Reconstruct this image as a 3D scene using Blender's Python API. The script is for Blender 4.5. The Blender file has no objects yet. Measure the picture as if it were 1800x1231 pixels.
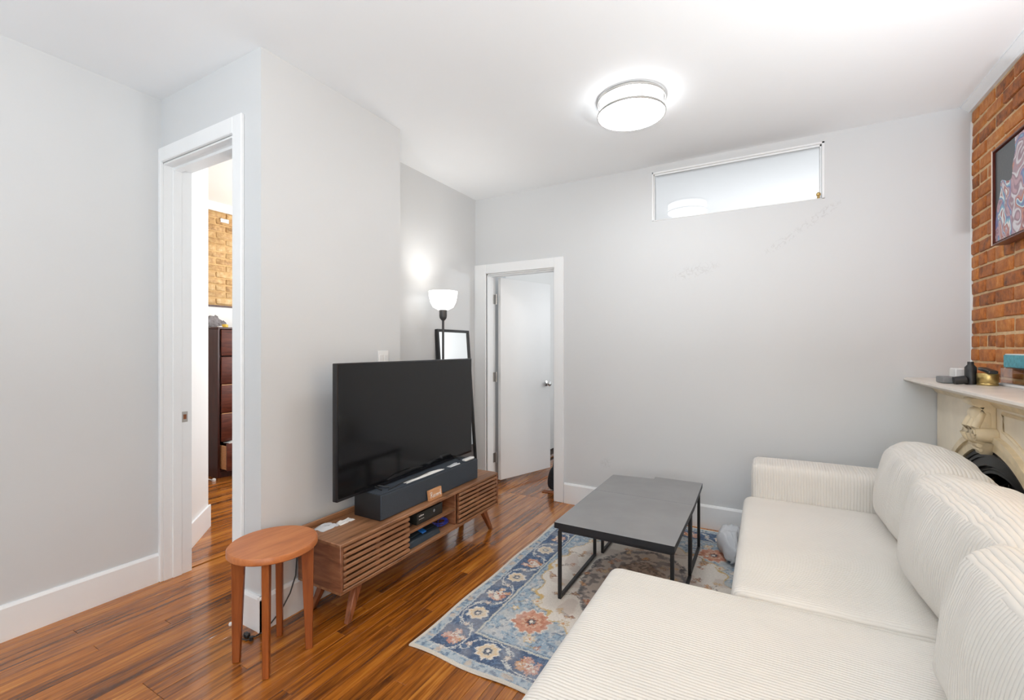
import bpy, bmesh, math, random
import numpy as np
from mathutils import Vector, Matrix, noise as mnoise

random.seed(7)
rng = np.random.default_rng(5)
SC = bpy.context.scene
COL = SC.collection

# ------------------------------------------------------------------ camera
cam_d = bpy.data.cameras.new('camera')
cam_d.sensor_width = 36.0
cam_d.lens = 795.0 / 1800.0 * 36.0
cam_d.shift_y = -3.5 / 1800.0
cam_d.clip_start = 0.02
cam = bpy.data.objects.new('camera', cam_d)
COL.objects.link(cam)
cam.location = (0, 0, 1.33)
cam.rotation_euler = (math.radians(90), 0, math.radians(29.24))
SC.camera = cam

# ------------------------------------------------------------------ world, lights, exposure
SC.view_settings.view_transform = 'Standard'
SC.view_settings.look = 'None'
SC.view_settings.gamma = 1.0
SC.view_settings.use_curve_mapping = False
SC.view_settings.exposure = 0.60
SC.cycles.max_bounces = 10
SC.cycles.diffuse_bounces = 6
SC.cycles.caustics_reflective = False
SC.cycles.caustics_refractive = False
SC.cycles.sample_clamp_indirect = 6.0
SC.cycles.use_denoising = True

world = bpy.data.worlds.new('daylight')
SC.world = world
world.use_nodes = True
bg = world.node_tree.nodes['Background']
bg.inputs[0].default_value = (0.90, 0.95, 1.0, 1)
bg.inputs[1].default_value = 1.2


def area(name, loc, target, sx, sy, power, color=(1, 1, 1), spread=180):
    d = bpy.data.lights.new(name, 'AREA')
    d.shape = 'RECTANGLE'
    d.size, d.size_y = sx, sy
    d.energy = power
    d.color = color
    d.spread = math.radians(spread)
    o = bpy.data.objects.new(name, d)
    COL.objects.link(o)
    o.location = loc
    v = Vector(target) - Vector(loc)
    o.rotation_euler = v.to_track_quat('-Z', 'Y').to_euler()
    return o


# daylight through the windows behind the camera: one in the front wall, one in the right wall
area('window_daylight', (0.0, -2.78, 1.65), (-0.2, 1.0, 1.6), 1.2, 1.7, 13, (0.90, 0.95, 1.0))
area('window_daylight', (1.02, -1.55, 1.60), (-2.0, -0.6, 1.6), 1.3, 1.6, 20, (0.90, 0.95, 1.0))
# upward fill added for the ceiling, beside the sofa end and behind the camera
area('uplight', (0.955, 1.55, 1.30), (0.90, 1.55, 3.0), 0.15, 0.30, 28, (0.90, 0.95, 1.0))
area('uplight', (-0.6, -0.9, 1.30), (-0.6, -0.7, 3.0), 0.35, 0.35, 31, (0.90, 0.95, 1.0))
area('uplight', (-2.2, -1.3, 1.40), (-2.2, -1.3, 3.0), 0.35, 0.35, 6, (0.90, 0.95, 1.0))
# unseen fill added to brighten the bedroom, and the back room behind the transom
area('bedroom_fill', (-3.15, 3.6, 1.6), (-3.6, 1.4, 1.3), 0.8, 1.3, 20, (0.97, 0.98, 1.0))
area('bedroom_uplight', (-4.1, 3.75, 1.7), (-4.2, 3.4, 3.0), 0.4, 0.4, 22, (1.0, 0.985, 0.96))
area('back_room_uplight', (-0.2, 5.0, 0.9), (-0.2, 5.0, 3.0), 1.4, 1.0, 12.5, (0.96, 0.98, 1.0))
area('back_room_fill', (1.2, 5.7, 1.9), (-2.0, 4.6, 1.0), 0.4, 0.4, 18, (0.96, 0.98, 1.0))
LAMP_CEIL = 20.0
LAMP_FLOOR = 2.0

# ------------------------------------------------------------------ materials


def new_mat(name):
    m = bpy.data.materials.new(name)
    m.use_nodes = True
    nt = m.node_tree
    return m, nt, nt.nodes['Principled BSDF']


def N(nt, typ, **kw):
    n = nt.nodes.new(typ)
    for k, v in kw.items():
        setattr(n, k, v)
    return n


def rgba(c):
    return (c[0], c[1], c[2], 1.0)


def S(r, g, b):
    """sRGB 0-255 to linear"""
    def f(v):
        v /= 255.0
        return v / 12.92 if v <= 0.04045 else ((v + 0.055) / 1.055) ** 2.4
    return (f(r), f(g), f(b))


def plain(name, col, rough=0.5, metal=0.0, var=0.04, scale=12.0, bump=0.0, bscale=80.0, coat=0.0, spec=0.5):
    m, nt, p = new_mat(name)
    p.inputs['Roughness'].default_value = rough
    p.inputs['Metallic'].default_value = metal
    p.inputs['Coat Weight'].default_value = coat
    p.inputs['Specular IOR Level'].default_value = spec
    tc = N(nt, 'ShaderNodeTexCoord')
    nz = N(nt, 'ShaderNodeTexNoise')
    nz.inputs['Scale'].default_value = scale
    nz.inputs['Detail'].default_value = 4
    nt.links.new(tc.outputs['Object'], nz.inputs['Vector'])
    r = N(nt, 'ShaderNodeValToRGB')
    r.color_ramp.elements[0].position = 0.3
    r.color_ramp.elements[1].position = 0.7
    r.color_ramp.elements[0].color = rgba([c * (1 - var) for c in col])
    r.color_ramp.elements[1].color = rgba([min(1, c * (1 + var)) for c in col])
    nt.links.new(nz.outputs['Fac'], r.inputs['Fac'])
    nt.links.new(r.outputs['Color'], p.inputs['Base Color'])
    if bump > 0:
        n2 = N(nt, 'ShaderNodeTexNoise')
        n2.inputs['Scale'].default_value = bscale
        n2.inputs['Detail'].default_value = 3
        nt.links.new(tc.outputs['Object'], n2.inputs['Vector'])
        b = N(nt, 'ShaderNodeBump')
        b.inputs['Strength'].default_value = bump
        b.inputs['Distance'].default_value = 0.004
        nt.links.new(n2.outputs['Fac'], b.inputs['Height'])
        nt.links.new(b.outputs['Normal'], p.inputs['Normal'])
    return m


def emit(name, col, strength):
    m, nt, p = new_mat(name)
    p.inputs['Base Color'].default_value = rgba(col)
    p.inputs['Emission Color'].default_value = rgba(col)
    p.inputs['Emission Strength'].default_value = strength
    return m


def wood(name, stops, axis=1, long=2.5, cross=38.0, rough=0.3, per_obj=0.0, coat=0.0, bump=0.06, rvar=0.25):
    """stops: list of (pos, colour); grain runs along axis"""
    m, nt, p = new_mat(name)
    p.inputs['Roughness'].default_value = rough
    p.inputs['Coat Weight'].default_value = coat
    p.inputs['Coat Roughness'].default_value = 0.08
    tc = N(nt, 'ShaderNodeTexCoord')
    info = N(nt, 'ShaderNodeObjectInfo')
    mp = N(nt, 'ShaderNodeMapping')
    sc = [cross] * 3
    sc[axis] = long
    mp.inputs['Scale'].default_value = sc
    nt.links.new(tc.outputs['Object'], mp.inputs['Vector'])
    mul = N(nt, 'ShaderNodeVectorMath', operation='SCALE')
    mul.inputs[0].default_value = (37.0, 91.0, 53.0)
    nt.links.new(info.outputs['Random'], mul.inputs['Scale'])
    add = N(nt, 'ShaderNodeVectorMath', operation='ADD')
    nt.links.new(mp.outputs['Vector'], add.inputs[0])
    nt.links.new(mul.outputs['Vector'], add.inputs[1])
    nz = N(nt, 'ShaderNodeTexNoise')
    nz.inputs['Scale'].default_value = 1.0
    nz.inputs['Detail'].default_value = 7
    nz.inputs['Roughness'].default_value = 0.62
    nz.inputs['Distortion'].default_value = 0.6
    nt.links.new(add.outputs['Vector'], nz.inputs['Vector'])
    fac = nz.outputs['Fac']
    if per_obj > 0:
        ma = N(nt, 'ShaderNodeMath', operation='MULTIPLY_ADD')
        nt.links.new(info.outputs['Random'], ma.inputs[0])
        ma.inputs[1].default_value = per_obj
        ma.inputs[2].default_value = -per_obj / 2
        a2 = N(nt, 'ShaderNodeMath', operation='ADD')
        nt.links.new(fac, a2.inputs[0])
        nt.links.new(ma.outputs[0], a2.inputs[1])
        fac = a2.outputs[0]
    r = N(nt, 'ShaderNodeValToRGB')
    els = r.color_ramp.elements
    while len(els) < len(stops):
        els.new(0.5)
    for e, (pos, c) in zip(els, stops):
        e.position = pos
        e.color = rgba(c)
    nt.links.new(fac, r.inputs['Fac'])
    nt.links.new(r.outputs['Color'], p.inputs['Base Color'])
    b = N(nt, 'ShaderNodeBump')
    b.inputs['Strength'].default_value = bump
    b.inputs['Distance'].default_value = 0.002
    nt.links.new(nz.outputs['Fac'], b.inputs['Height'])
    nt.links.new(b.outputs['Normal'], p.inputs['Normal'])
    return m


def corduroy(name, axis, period=0.0115, col=(0.77, 0.735, 0.68)):
    m, nt, p = new_mat(name)
    p.inputs['Roughness'].default_value = 0.9
    p.inputs['Sheen Weight'].default_value = 0.25
    p.inputs['Sheen Roughness'].default_value = 0.5
    p.inputs['Specular IOR Level'].default_value = 0.2
    tc = N(nt, 'ShaderNodeTexCoord')
    wob = N(nt, 'ShaderNodeTexNoise')
    wob.inputs['Scale'].default_value = 5.0
    wob.inputs['Detail'].default_value = 2
    nt.links.new(tc.outputs['Object'], wob.inputs['Vector'])
    sp = N(nt, 'ShaderNodeSeparateXYZ')
    nt.links.new(tc.outputs['Object'], sp.inputs[0])
    ad = N(nt, 'ShaderNodeMath', operation='MULTIPLY_ADD')
    nt.links.new(wob.outputs['Fac'], ad.inputs[0])
    ad.inputs[1].default_value = 0.012
    nt.links.new(sp.outputs[axis], ad.inputs[2])
    mu = N(nt, 'ShaderNodeMath', operation='MULTIPLY')
    mu.inputs[1].default_value = math.pi / period
    nt.links.new(ad.outputs[0], mu.inputs[0])
    si = N(nt, 'ShaderNodeMath', operation='SINE')
    nt.links.new(mu.outputs[0], si.inputs[0])
    ab = N(nt, 'ShaderNodeMath', operation='ABSOLUTE')
    nt.links.new(si.outputs[0], ab.inputs[0])
    pw = N(nt, 'ShaderNodeMath', operation='POWER')
    pw.inputs[1].default_value = 0.6
    nt.links.new(ab.outputs[0], pw.inputs[0])
    fz = N(nt, 'ShaderNodeTexNoise')
    fz.inputs['Scale'].default_value = 500
    nt.links.new(tc.outputs['Object'], fz.inputs['Vector'])
    hm = N(nt, 'ShaderNodeMath', operation='MULTIPLY_ADD')
    nt.links.new(fz.outputs['Fac'], hm.inputs[0])
    hm.inputs[1].default_value = 0.12
    nt.links.new(pw.outputs[0], hm.inputs[2])
    b = N(nt, 'ShaderNodeBump')
    b.inputs['Strength'].default_value = 0.6
    b.inputs['Distance'].default_value = 0.004
    nt.links.new(hm.outputs[0], b.inputs['Height'])
    nt.links.new(b.outputs['Normal'], p.inputs['Normal'])
    st = N(nt, 'ShaderNodeTexNoise')
    st.inputs['Scale'].default_value = 3.0
    st.inputs['Detail'].default_value = 3
    nt.links.new(tc.outputs['Object'], st.inputs['Vector'])
    r = N(nt, 'ShaderNodeValToRGB')
    r.color_ramp.elements[0].position = 0.3
    r.color_ramp.elements[0].color = rgba([c * 0.95 for c in col])
    r.color_ramp.elements[1].position = 0.6
    r.color_ramp.elements[1].color = rgba(col)
    nt.links.new(st.outputs['Fac'], r.inputs['Fac'])
    nt.links.new(r.outputs['Color'], p.inputs['Base Color'])
    return m


def brick_mat(name, stops):
    m, nt, p = new_mat(name)
    p.inputs['Roughness'].default_value = 0.62
    p.inputs['Coat Weight'].default_value = 0.05
    p.inputs['Coat Roughness'].default_value = 0.35
    tc = N(nt, 'ShaderNodeTexCoord')
    info = N(nt, 'ShaderNodeObjectInfo')
    mul = N(nt, 'ShaderNodeVectorMath', operation='SCALE')
    mul.inputs[0].default_value = (17.0, 31.0, 23.0)
    nt.links.new(info.outputs['Random'], mul.inputs['Scale'])
    add = N(nt, 'ShaderNodeVectorMath', operation='ADD')
    nt.links.new(tc.outputs['Object'], add.inputs[0])
    nt.links.new(mul.outputs['Vector'], add.inputs[1])
    nz = N(nt, 'ShaderNodeTexNoise')
    nz.inputs['Scale'].default_value = 22
    nz.inputs['Detail'].default_value = 8
    nz.inputs['Roughness'].default_value = 0.65
    nt.links.new(add.outputs['Vector'], nz.inputs['Vector'])
    ma = N(nt, 'ShaderNodeMath', operation='MULTIPLY_ADD')
    nt.links.new(info.outputs['Random'], ma.inputs[0])
    ma.inputs[1].default_value = 0.30
    ma.inputs[2].default_value = -0.15
    a2 = N(nt, 'ShaderNodeMath', operation='ADD')
    nt.links.new(nz.outputs['Fac'], a2.inputs[0])
    nt.links.new(ma.outputs[0], a2.inputs[1])
    r = N(nt, 'ShaderNodeValToRGB')
    els = r.color_ramp.elements
    while len(els) < len(stops):
        els.new(0.5)
    for e, (pos, c) in zip(els, stops):
        e.position = pos
        e.color = rgba(c)
    nt.links.new(a2.outputs[0], r.inputs['Fac'])
    nt.links.new(r.outputs['Color'], p.inputs['Base Color'])
    n2 = N(nt, 'ShaderNodeTexNoise')
    n2.inputs['Scale'].default_value = 60
    n2.inputs['Detail'].default_value = 6
    nt.links.new(add.outputs['Vector'], n2.inputs['Vector'])
    b = N(nt, 'ShaderNodeBump')
    b.inputs['Strength'].default_value = 0.7
    b.inputs['Distance'].default_value = 0.006
    nt.links.new(n2.outputs['Fac'], b.inputs['Height'])
    nt.links.new(b.outputs['Normal'], p.inputs['Normal'])
    return m


def attr_mat(name, rough=0.9, bump=0.3, bscale=600, coat=0.0, mottle=0.25):
    m, nt, p = new_mat(name)
    p.inputs['Roughness'].default_value = rough
    p.inputs['Coat Weight'].default_value = coat
    p.inputs['Specular IOR Level'].default_value = 0.25
    a = N(nt, 'ShaderNodeAttribute')
    a.attribute_name = 'print'
    tc = N(nt, 'ShaderNodeTexCoord')
    nz = N(nt, 'ShaderNodeTexNoise')
    nz.inputs['Scale'].default_value = bscale
    nz.inputs['Detail'].default_value = 2
    nt.links.new(tc.outputs['Object'], nz.inputs['Vector'])
    mr = N(nt, 'ShaderNodeMapRange')
    mr.inputs[1].default_value = 0.3
    mr.inputs[2].default_value = 0.7
    mr.inputs[3].default_value = 1 - mottle
    mr.inputs[4].default_value = 1 + mottle
    nt.links.new(nz.outputs['Fac'], mr.inputs[0])
    mx = N(nt, 'ShaderNodeVectorMath', operation='SCALE')
    nt.links.new(a.outputs['Color'], mx.inputs[0])
    nt.links.new(mr.outputs[0], mx.inputs['Scale'])
    nt.links.new(mx.outputs[0], p.inputs['Base Color'])
    b = N(nt, 'ShaderNodeBump')
    b.inputs['Strength'].default_value = bump
    b.inputs['Distance'].default_value = 0.002
    nt.links.new(nz.outputs['Fac'], b.inputs['Height'])
    nt.links.new(b.outputs['Normal'], p.inputs['Normal'])
    return m


def glass_mat(name, tint=(1, 1, 1), rough=0.0, ior=1.45):
    m, nt, p = new_mat(name)
    p.inputs['Base Color'].default_value = rgba(tint)
    p.inputs['Roughness'].default_value = rough
    p.inputs['Transmission Weight'].default_value = 1.0
    p.inputs['IOR'].default_value = ior
    return m


def back_wall_mat():
    """painted plaster with the faint scuffs left where tape and hooks were pulled off"""
    m, nt, p = new_mat('back_wall_paint')
    p.inputs['Roughness'].default_value = 0.55
    tc = N(nt, 'ShaderNodeTexCoord')
    base = N(nt, 'ShaderNodeTexNoise')
    base.inputs['Scale'].default_value = 2.0
    nt.links.new(tc.outputs['Object'], base.inputs['Vector'])
    r = N(nt, 'ShaderNodeValToRGB')
    r.color_ramp.elements[0].color = rgba([c * 0.985 for c in WALLC])
    r.color_ramp.elements[1].color = rgba([c * 1.015 for c in WALLC])
    nt.links.new(base.outputs['Fac'], r.inputs['Fac'])
    total = None
    for (cx, cz, ang, la, lb) in ((-0.46, 1.905, 12, 0.20, 0.055), (0.10, 2.06, 33, 0.15, 0.035),
                                  (0.30, 2.20, 35, 0.20, 0.035), (-1.14, 0.385, 0, 0.06, 0.05), (0.48, 0.45, 0, 0.12, 0.025)):
        mp = N(nt, 'ShaderNodeMapping')
        mp.vector_type = 'TEXTURE'
        mp.inputs['Location'].default_value = (cx, 3.62, cz)
        mp.inputs['Rotation'].default_value = (0, -math.radians(ang), 0)
        mp.inputs['Scale'].default_value = (la, 1, lb)
        nt.links.new(tc.outputs['Object'], mp.inputs['Vector'])
        ln = N(nt, 'ShaderNodeVectorMath', operation='LENGTH')
        nt.links.new(mp.outputs['Vector'], ln.inputs[0])
        mr = N(nt, 'ShaderNodeMapRange')
        mr.inputs[1].default_value = 0.55
        mr.inputs[2].default_value = 1.0
        mr.inputs[3].default_value = 1.0
        mr.inputs[4].default_value = 0.0
        nt.links.new(ln.outputs['Value'], mr.inputs[0])
        if total is None:
            total = mr.outputs[0]
        else:
            mx = N(nt, 'ShaderNodeMath', operation='MAXIMUM')
            nt.links.new(total, mx.inputs[0])
            nt.links.new(mr.outputs[0], mx.inputs[1])
            total = mx.outputs[0]
    wv = N(nt, 'ShaderNodeTexNoise')
    wv.inputs['Scale'].default_value = 26
    wv.inputs['Detail'].default_value = 5
    nt.links.new(tc.outputs['Object'], wv.inputs['Vector'])
    d = N(nt, 'ShaderNodeMath', operation='SUBTRACT')
    nt.links.new(wv.outputs['Fac'], d.inputs[0])
    d.inputs[1].default_value = 0.5
    a = N(nt, 'ShaderNodeMath', operation='ABSOLUTE')
    nt.links.new(d.outputs[0], a.inputs[0])
    mr = N(nt, 'ShaderNodeMapRange')
    mr.inputs[1].default_value = 0.0
    mr.inputs[2].default_value = 0.035
    mr.inputs[3].default_value = 1.0
    mr.inputs[4].default_value = 0.0
    nt.links.new(a.outputs[0], mr.inputs[0])
    f = N(nt, 'ShaderNodeMath', operation='MULTIPLY')
    nt.links.new(mr.outputs[0], f.inputs[0])
    nt.links.new(total, f.inputs[1])
    f2 = N(nt, 'ShaderNodeMath', operation='MULTIPLY')
    nt.links.new(f.outputs[0], f2.inputs[0])
    f2.inputs[1].default_value = 0.28
    mix = N(nt, 'ShaderNodeMix', data_type='RGBA')
    nt.links.new(f2.outputs[0], mix.inputs['Factor'])
    nt.links.new(r.outputs['Color'], mix.inputs['A'])
    mix.inputs['B'].default_value = (0.36, 0.35, 0.34, 1)
    nt.links.new(mix.outputs['Result'], p.inputs['Base Color'])
    b = N(nt, 'ShaderNodeBump')
    b.inputs['Strength'].default_value = 0.25
    b.inputs['Distance'].default_value = 0.003
    nt.links.new(f.outputs[0], b.inputs['Height'])
    nt.links.new(b.outputs['Normal'], p.inputs['Normal'])
    return m


WALLC = (0.667, 0.684, 0.695)
M = {}
M['wall'] = plain('wall_paint', WALLC, 0.55, var=0.012, scale=2, bump=0.05, bscale=60)
M['back_wall'] = back_wall_mat()
M['ceiling'] = plain('ceiling_paint', (0.88, 0.90, 0.915), 0.7, var=0.01, scale=2)
M['trim'] = plain('trim_paint', (0.87, 0.89, 0.90), 0.35, var=0.01, scale=6)
M['door'] = plain('door_paint', (0.78, 0.78, 0.775), 0.38, var=0.01, scale=4)
M['white_wall'] = plain('white_paint', (0.84, 0.84, 0.83), 0.55, var=0.01, scale=2)
M['mortar'] = plain('mortar', S(216, 184, 142), 0.95, var=0.14, scale=18, bump=0.8, bscale=90)
M['mortar_tan'] = plain('mortar_tan', S(205, 170, 120), 0.95, var=0.12, scale=14, bump=0.8, bscale=90)
M['brick'] = brick_mat('brick_red', [(0.20, S(100, 56, 24)), (0.40, S(166, 92, 32)), (0.55, S(190, 112, 44)), (0.70, S(204, 132, 62)), (0.88, S(214, 176, 128))])
M['brick_tan'] = brick_mat('brick_tan', [(0.25, S(140, 106, 64)), (0.42, S(182, 142, 92)), (0.58, S(200, 164, 112)), (0.8, S(216, 188, 144))])
M['plank'] = wood('oak_plank', [(0.26, S(84, 44, 14)), (0.40, S(130, 72, 20)), (0.55, S(168, 98, 28)), (0.74, S(202, 132, 50))],
                  axis=1, long=2.6, cross=46, rough=0.25, per_obj=0.26, coat=0.55, bump=0.07)
M['floor_gap'] = plain('floor_joint', S(48, 26, 12), 0.6, var=0.2)
M['walnut'] = wood('walnut', [(0.25, S(100, 66, 44)), (0.45, S(148, 104, 72)), (0.6, S(170, 124, 90)), (0.8, S(190, 148, 112))],
                   axis=1, long=3.0, cross=30, rough=0.38, per_obj=0.10)
M['walnut_x'] = wood('walnut_crosscut', [(0.25, S(88, 52, 34)), (0.45, S(128, 82, 56)), (0.6, S(152, 102, 72)), (0.8, S(174, 124, 90))],
                     axis=0, long=4.0, cross=26, rough=0.4)
M['walnut_leg'] = wood('walnut_leg', [(0.25, S(96, 54, 30)), (0.5, S(140, 84, 52)), (0.8, S(170, 110, 74))], axis=2, long=4, cross=50, rough=0.4)
M['cherry'] = wood('cherry', [(0.25, S(158, 88, 44)), (0.5, S(188, 112, 62)), (0.8, S(208, 136, 82))], axis=1, long=3, cross=22, rough=0.35, per_obj=0.05)
M['cherry_leg'] = wood('cherry_leg', [(0.25, S(118, 58, 22)), (0.5, S(150, 80, 34)), (0.8, S(174, 100, 50))], axis=2, long=4, cross=40, rough=0.35, per_obj=0.06)
M['mahogany'] = wood('mahogany', [(0.25, S(50, 20, 14)), (0.5, S(92, 42, 28)), (0.8, S(122, 62, 42))], axis=1, long=5, cross=40, rough=0.3, per_obj=0.08)
M['mahogany_dark'] = wood('mahogany_side', [(0.25, S(40, 16, 12)), (0.5, S(66, 28, 20)), (0.8, S(84, 40, 28))], axis=2, long=5, cross=40, rough=0.35)
M['black_metal'] = plain('black_metal', (0.012, 0.012, 0.013), 0.42, var=0.1, spec=0.5)
M['table_sheen'] = plain('black_laminate_sheen', (0.24, 0.243, 0.247), 0.30, var=0.08, scale=6, bump=0.02, bscale=200)  # grey stands in for the pale sheen reflected on black laminate
M['apron'] = plain('black_edge', (0.012, 0.013, 0.016), 0.45, var=0.1)
M['tv_bezel'] = plain('tv_bezel', (0.01, 0.01, 0.012), 0.3, var=0.05)
M['tv_screen'] = plain('tv_screen', (0.006, 0.006, 0.007), 0.09, var=0.02, spec=0.5)
M['speaker_cloth'] = plain('speaker_cloth', S(58, 66, 76), 0.85, var=0.25, scale=400, bump=0.4, bscale=900)
M['speaker_side'] = plain('speaker_side', (0.014, 0.015, 0.017), 0.45, var=0.1)
M['rib_y'] = corduroy('corduroy_ribs_across', 1)
M['rib_x'] = corduroy('corduroy_ribs_along', 0, period=0.014)
M['rug'] = attr_mat('rug_print', 0.95, 0.5, 700, 0, 0.30)
M['art'] = attr_mat('painted_canvas', 0.35, 0.15, 90, 0.3, 0.06)
M['rug_edge'] = plain('rug_binding', S(214, 206, 192), 0.95, var=0.06, scale=300)
M['marble'] = plain('aged_marble', S(238, 226, 204), 0.38, var=0.08, scale=7, bump=0.05, bscale=30)
M['marble_carve'] = plain('aged_marble_carving', S(228, 210, 176), 0.38, var=0.14, scale=16, bump=0.05, bscale=30)
M['marble_top'] = plain('grey_veined_marble', S(222, 214, 204), 0.3, var=0.07, scale=9)
M['iron'] = plain('cast_iron', (0.028, 0.027, 0.028), 0.36, metal=0.3, var=0.1)
M['soot'] = plain('sooty_iron', (0.010, 0.010, 0.010), 0.6, var=0.2)
M['nickel'] = plain('brushed_nickel', (0.55, 0.54, 0.52), 0.3, metal=1.0, var=0.05)
M['chrome'] = plain('chrome', (0.7, 0.7, 0.7), 0.15, metal=1.0, var=0.03)
M['brass'] = plain('brass', S(200, 170, 110), 0.35, metal=0.8, var=0.05)
M['diffuser'] = emit('lit_acrylic', (0.97, 0.985, 1.0), LAMP_CEIL)
M['diffuser_side'] = emit('lit_acrylic_side', (0.97, 0.985, 1.0), LAMP_CEIL * 0.16)
M['shade'] = emit('lit_glass_shade', (1, 0.97, 0.93), LAMP_FLOOR)
M['lamp_grey'] = plain('lamp_enamel', (0.05, 0.05, 0.052), 0.45, var=0.05)
M['mirror'] = plain('mirror_glass', (0.88, 0.89, 0.89), 0.02, metal=1.0, var=0.0)
M['glass'] = glass_mat('window_glass')
M['acrylic'] = glass_mat('clear_acrylic', (0.97, 0.98, 0.98), 0.02)
M['plastic_white'] = plain('white_plastic', (0.8, 0.8, 0.79), 0.35, var=0.02)
M['plastic_grey'] = plain('grey_plastic', S(120, 122, 124), 0.4, var=0.1)
M['plastic_dark'] = plain('dark_plastic', (0.02, 0.021, 0.022), 0.4, var=0.1)
M['modem'] = plain('modem_case', S(44, 46, 44), 0.45, var=0.1)
M['router'] = plain('router_case', S(38, 50, 60), 0.4, var=0.1)
M['blue'] = plain('blue_cable', S(46, 70, 190), 0.4, var=0.1)
M['blue_bright'] = plain('blue_plastic', S(30, 110, 200), 0.35, var=0.05)
M['white_print'] = plain('white_print', (0.85, 0.85, 0.83), 0.6, var=0.02)
M['sign_wood'] = wood('sign_wood', [(0.25, S(186, 128, 82)), (0.5, S(206, 150, 104)), (0.8, S(222, 170, 126))], axis=1, long=6, cross=60, rough=0.5)
M['frame_wood'] = wood('frame_wood', [(0.25, S(50, 18, 12)), (0.5, S(84, 34, 22)), (0.8, S(112, 52, 34))], axis=2, long=6, cross=60, rough=0.3)
M['canvas_edge'] = plain('canvas_edge', S(226, 206, 190), 0.8, var=0.06, scale=60)
M['gold'] = plain('gold_tin', S(196, 170, 110), 0.3, metal=0.9, var=0.12, scale=60)
M['teal'] = plain('teal_paint', S(92, 170, 184), 0.6, var=0.22, scale=60, bump=0.5, bscale=120)
M['grey_cloth'] = plain('grey_cloth', S(128, 124, 126), 0.9, var=0.3, scale=40, bump=0.5, bscale=60)
M['navy_cloth'] = plain('black_cloth', (0.016, 0.018, 0.022), 0.85, var=0.3, scale=30, bump=0.5, bscale=60)
M['brown'] = plain('brown_card', S(140, 82, 48), 0.7, var=0.15, scale=30)
M['yellow'] = plain('yellow_plastic', S(226, 184, 60), 0.4, var=0.08)
M['film'] = None
m, nt, p = new_mat('thin_plastic_film')
p.inputs['Base Color'].default_value = (0.84, 0.87, 0.91, 1)
p.inputs['Roughness'].default_value = 0.22
p.inputs['Transmission Weight'].default_value = 0.25
p.inputs['IOR'].default_value = 1.2
M['film'] = m
M['paper'] = plain('paper', (0.80, 0.79, 0.77), 0.7, var=0.04)

# ------------------------------------------------------------------ mesh helpers


def nb():
    return bmesh.new()


def merge(bm, tmp, mat=None):
    if mat is not None:
        bmesh.ops.transform(tmp, matrix=mat, verts=tmp.verts)
    me = bpy.data.meshes.new('tmp')
    tmp.to_mesh(me)
    tmp.free()
    bm.from_mesh(me)
    bpy.data.meshes.remove(me)


def box(bm, x0, x1, y0, y1, z0, z1, bev=0.0, seg=1, rot=None):
    t = nb()
    c = Vector(((x0 + x1) / 2, (y0 + y1) / 2, (z0 + z1) / 2))
    bmesh.ops.create_cube(t, size=1.0, matrix=Matrix.Diagonal((abs(x1 - x0), abs(y1 - y0), abs(z1 - z0), 1)))
    if bev > 0:
        bmesh.ops.bevel(t, geom=list(t.edges), offset=bev, segments=seg, affect='EDGES', profile=0.5)
    mt = Matrix.Translation(c)
    if rot is not None:
        mt = mt @ rot
    merge(bm, t, mt)
    return bm


def lathe(bm, prof, cx, cy, n=32, mt=None):
    t = nb()
    rings = []
    for (r, z) in prof:
        if r < 1e-5:
            rings.append([t.verts.new((cx, cy, z))])
        else:
            rings.append([t.verts.new((cx + r * math.cos(2 * math.pi * i / n), cy + r * math.sin(2 * math.pi * i / n), z)) for i in range(n)])
    for a, b in zip(rings[:-1], rings[1:]):
        for i in range(n):
            j = (i + 1) % n
            if len(a) == 1 and len(b) == 1:
                continue
            if len(a) == 1:
                t.faces.new((a[0], b[i], b[j]))
            elif len(b) == 1:
                t.faces.new((a[i], a[j], b[0]))
            else:
                t.faces.new((a[i], a[j], b[j], b[i]))
    bmesh.ops.recalc_face_normals(t, faces=t.faces)
    merge(bm, t, mt)
    return bm


def tube(bm, pts, r, n=8, closed=False, rz=None):
    """sweep a circle (or an ellipse r x rz) along pts; r may be a list"""
    t = nb()
    P = [Vector(q) for q in pts]
    k = len(P)
    rings = []
    up = Vector((0, 0, 1))
    for i, q in enumerate(P):
        if closed:
            d = (P[(i + 1) % k] - P[i - 1])
        else:
            d = P[min(i + 1, k - 1)] - P[max(i - 1, 0)]
        d.normalize()
        a = d.cross(up)
        if a.length < 1e-3:
            a = d.cross(Vector((0, 1, 0)))
        a.normalize()
        b = a.cross(d).normalized()
        rr = r[i] if isinstance(r, (list, tuple)) else r
        r2 = rr if rz is None else rz
        rings.append([t.verts.new(q + a * (rr * math.cos(2 * math.pi * j / n)) + b * (r2 * math.sin(2 * math.pi * j / n))) for j in range(n)])
    m_ = k if closed else k - 1
    for i in range(m_):
        A, B = rings[i], rings[(i + 1) % k]
        for j in range(n):
            t.faces.new((A[j], A[(j + 1) % n], B[(j + 1) % n], B[j]))
    if not closed:
        t.faces.new(rings[0][::-1])
        t.faces.new(rings[-1])
    bmesh.ops.recalc_face_normals(t, faces=t.faces)
    merge(bm, t)
    return bm


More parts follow.
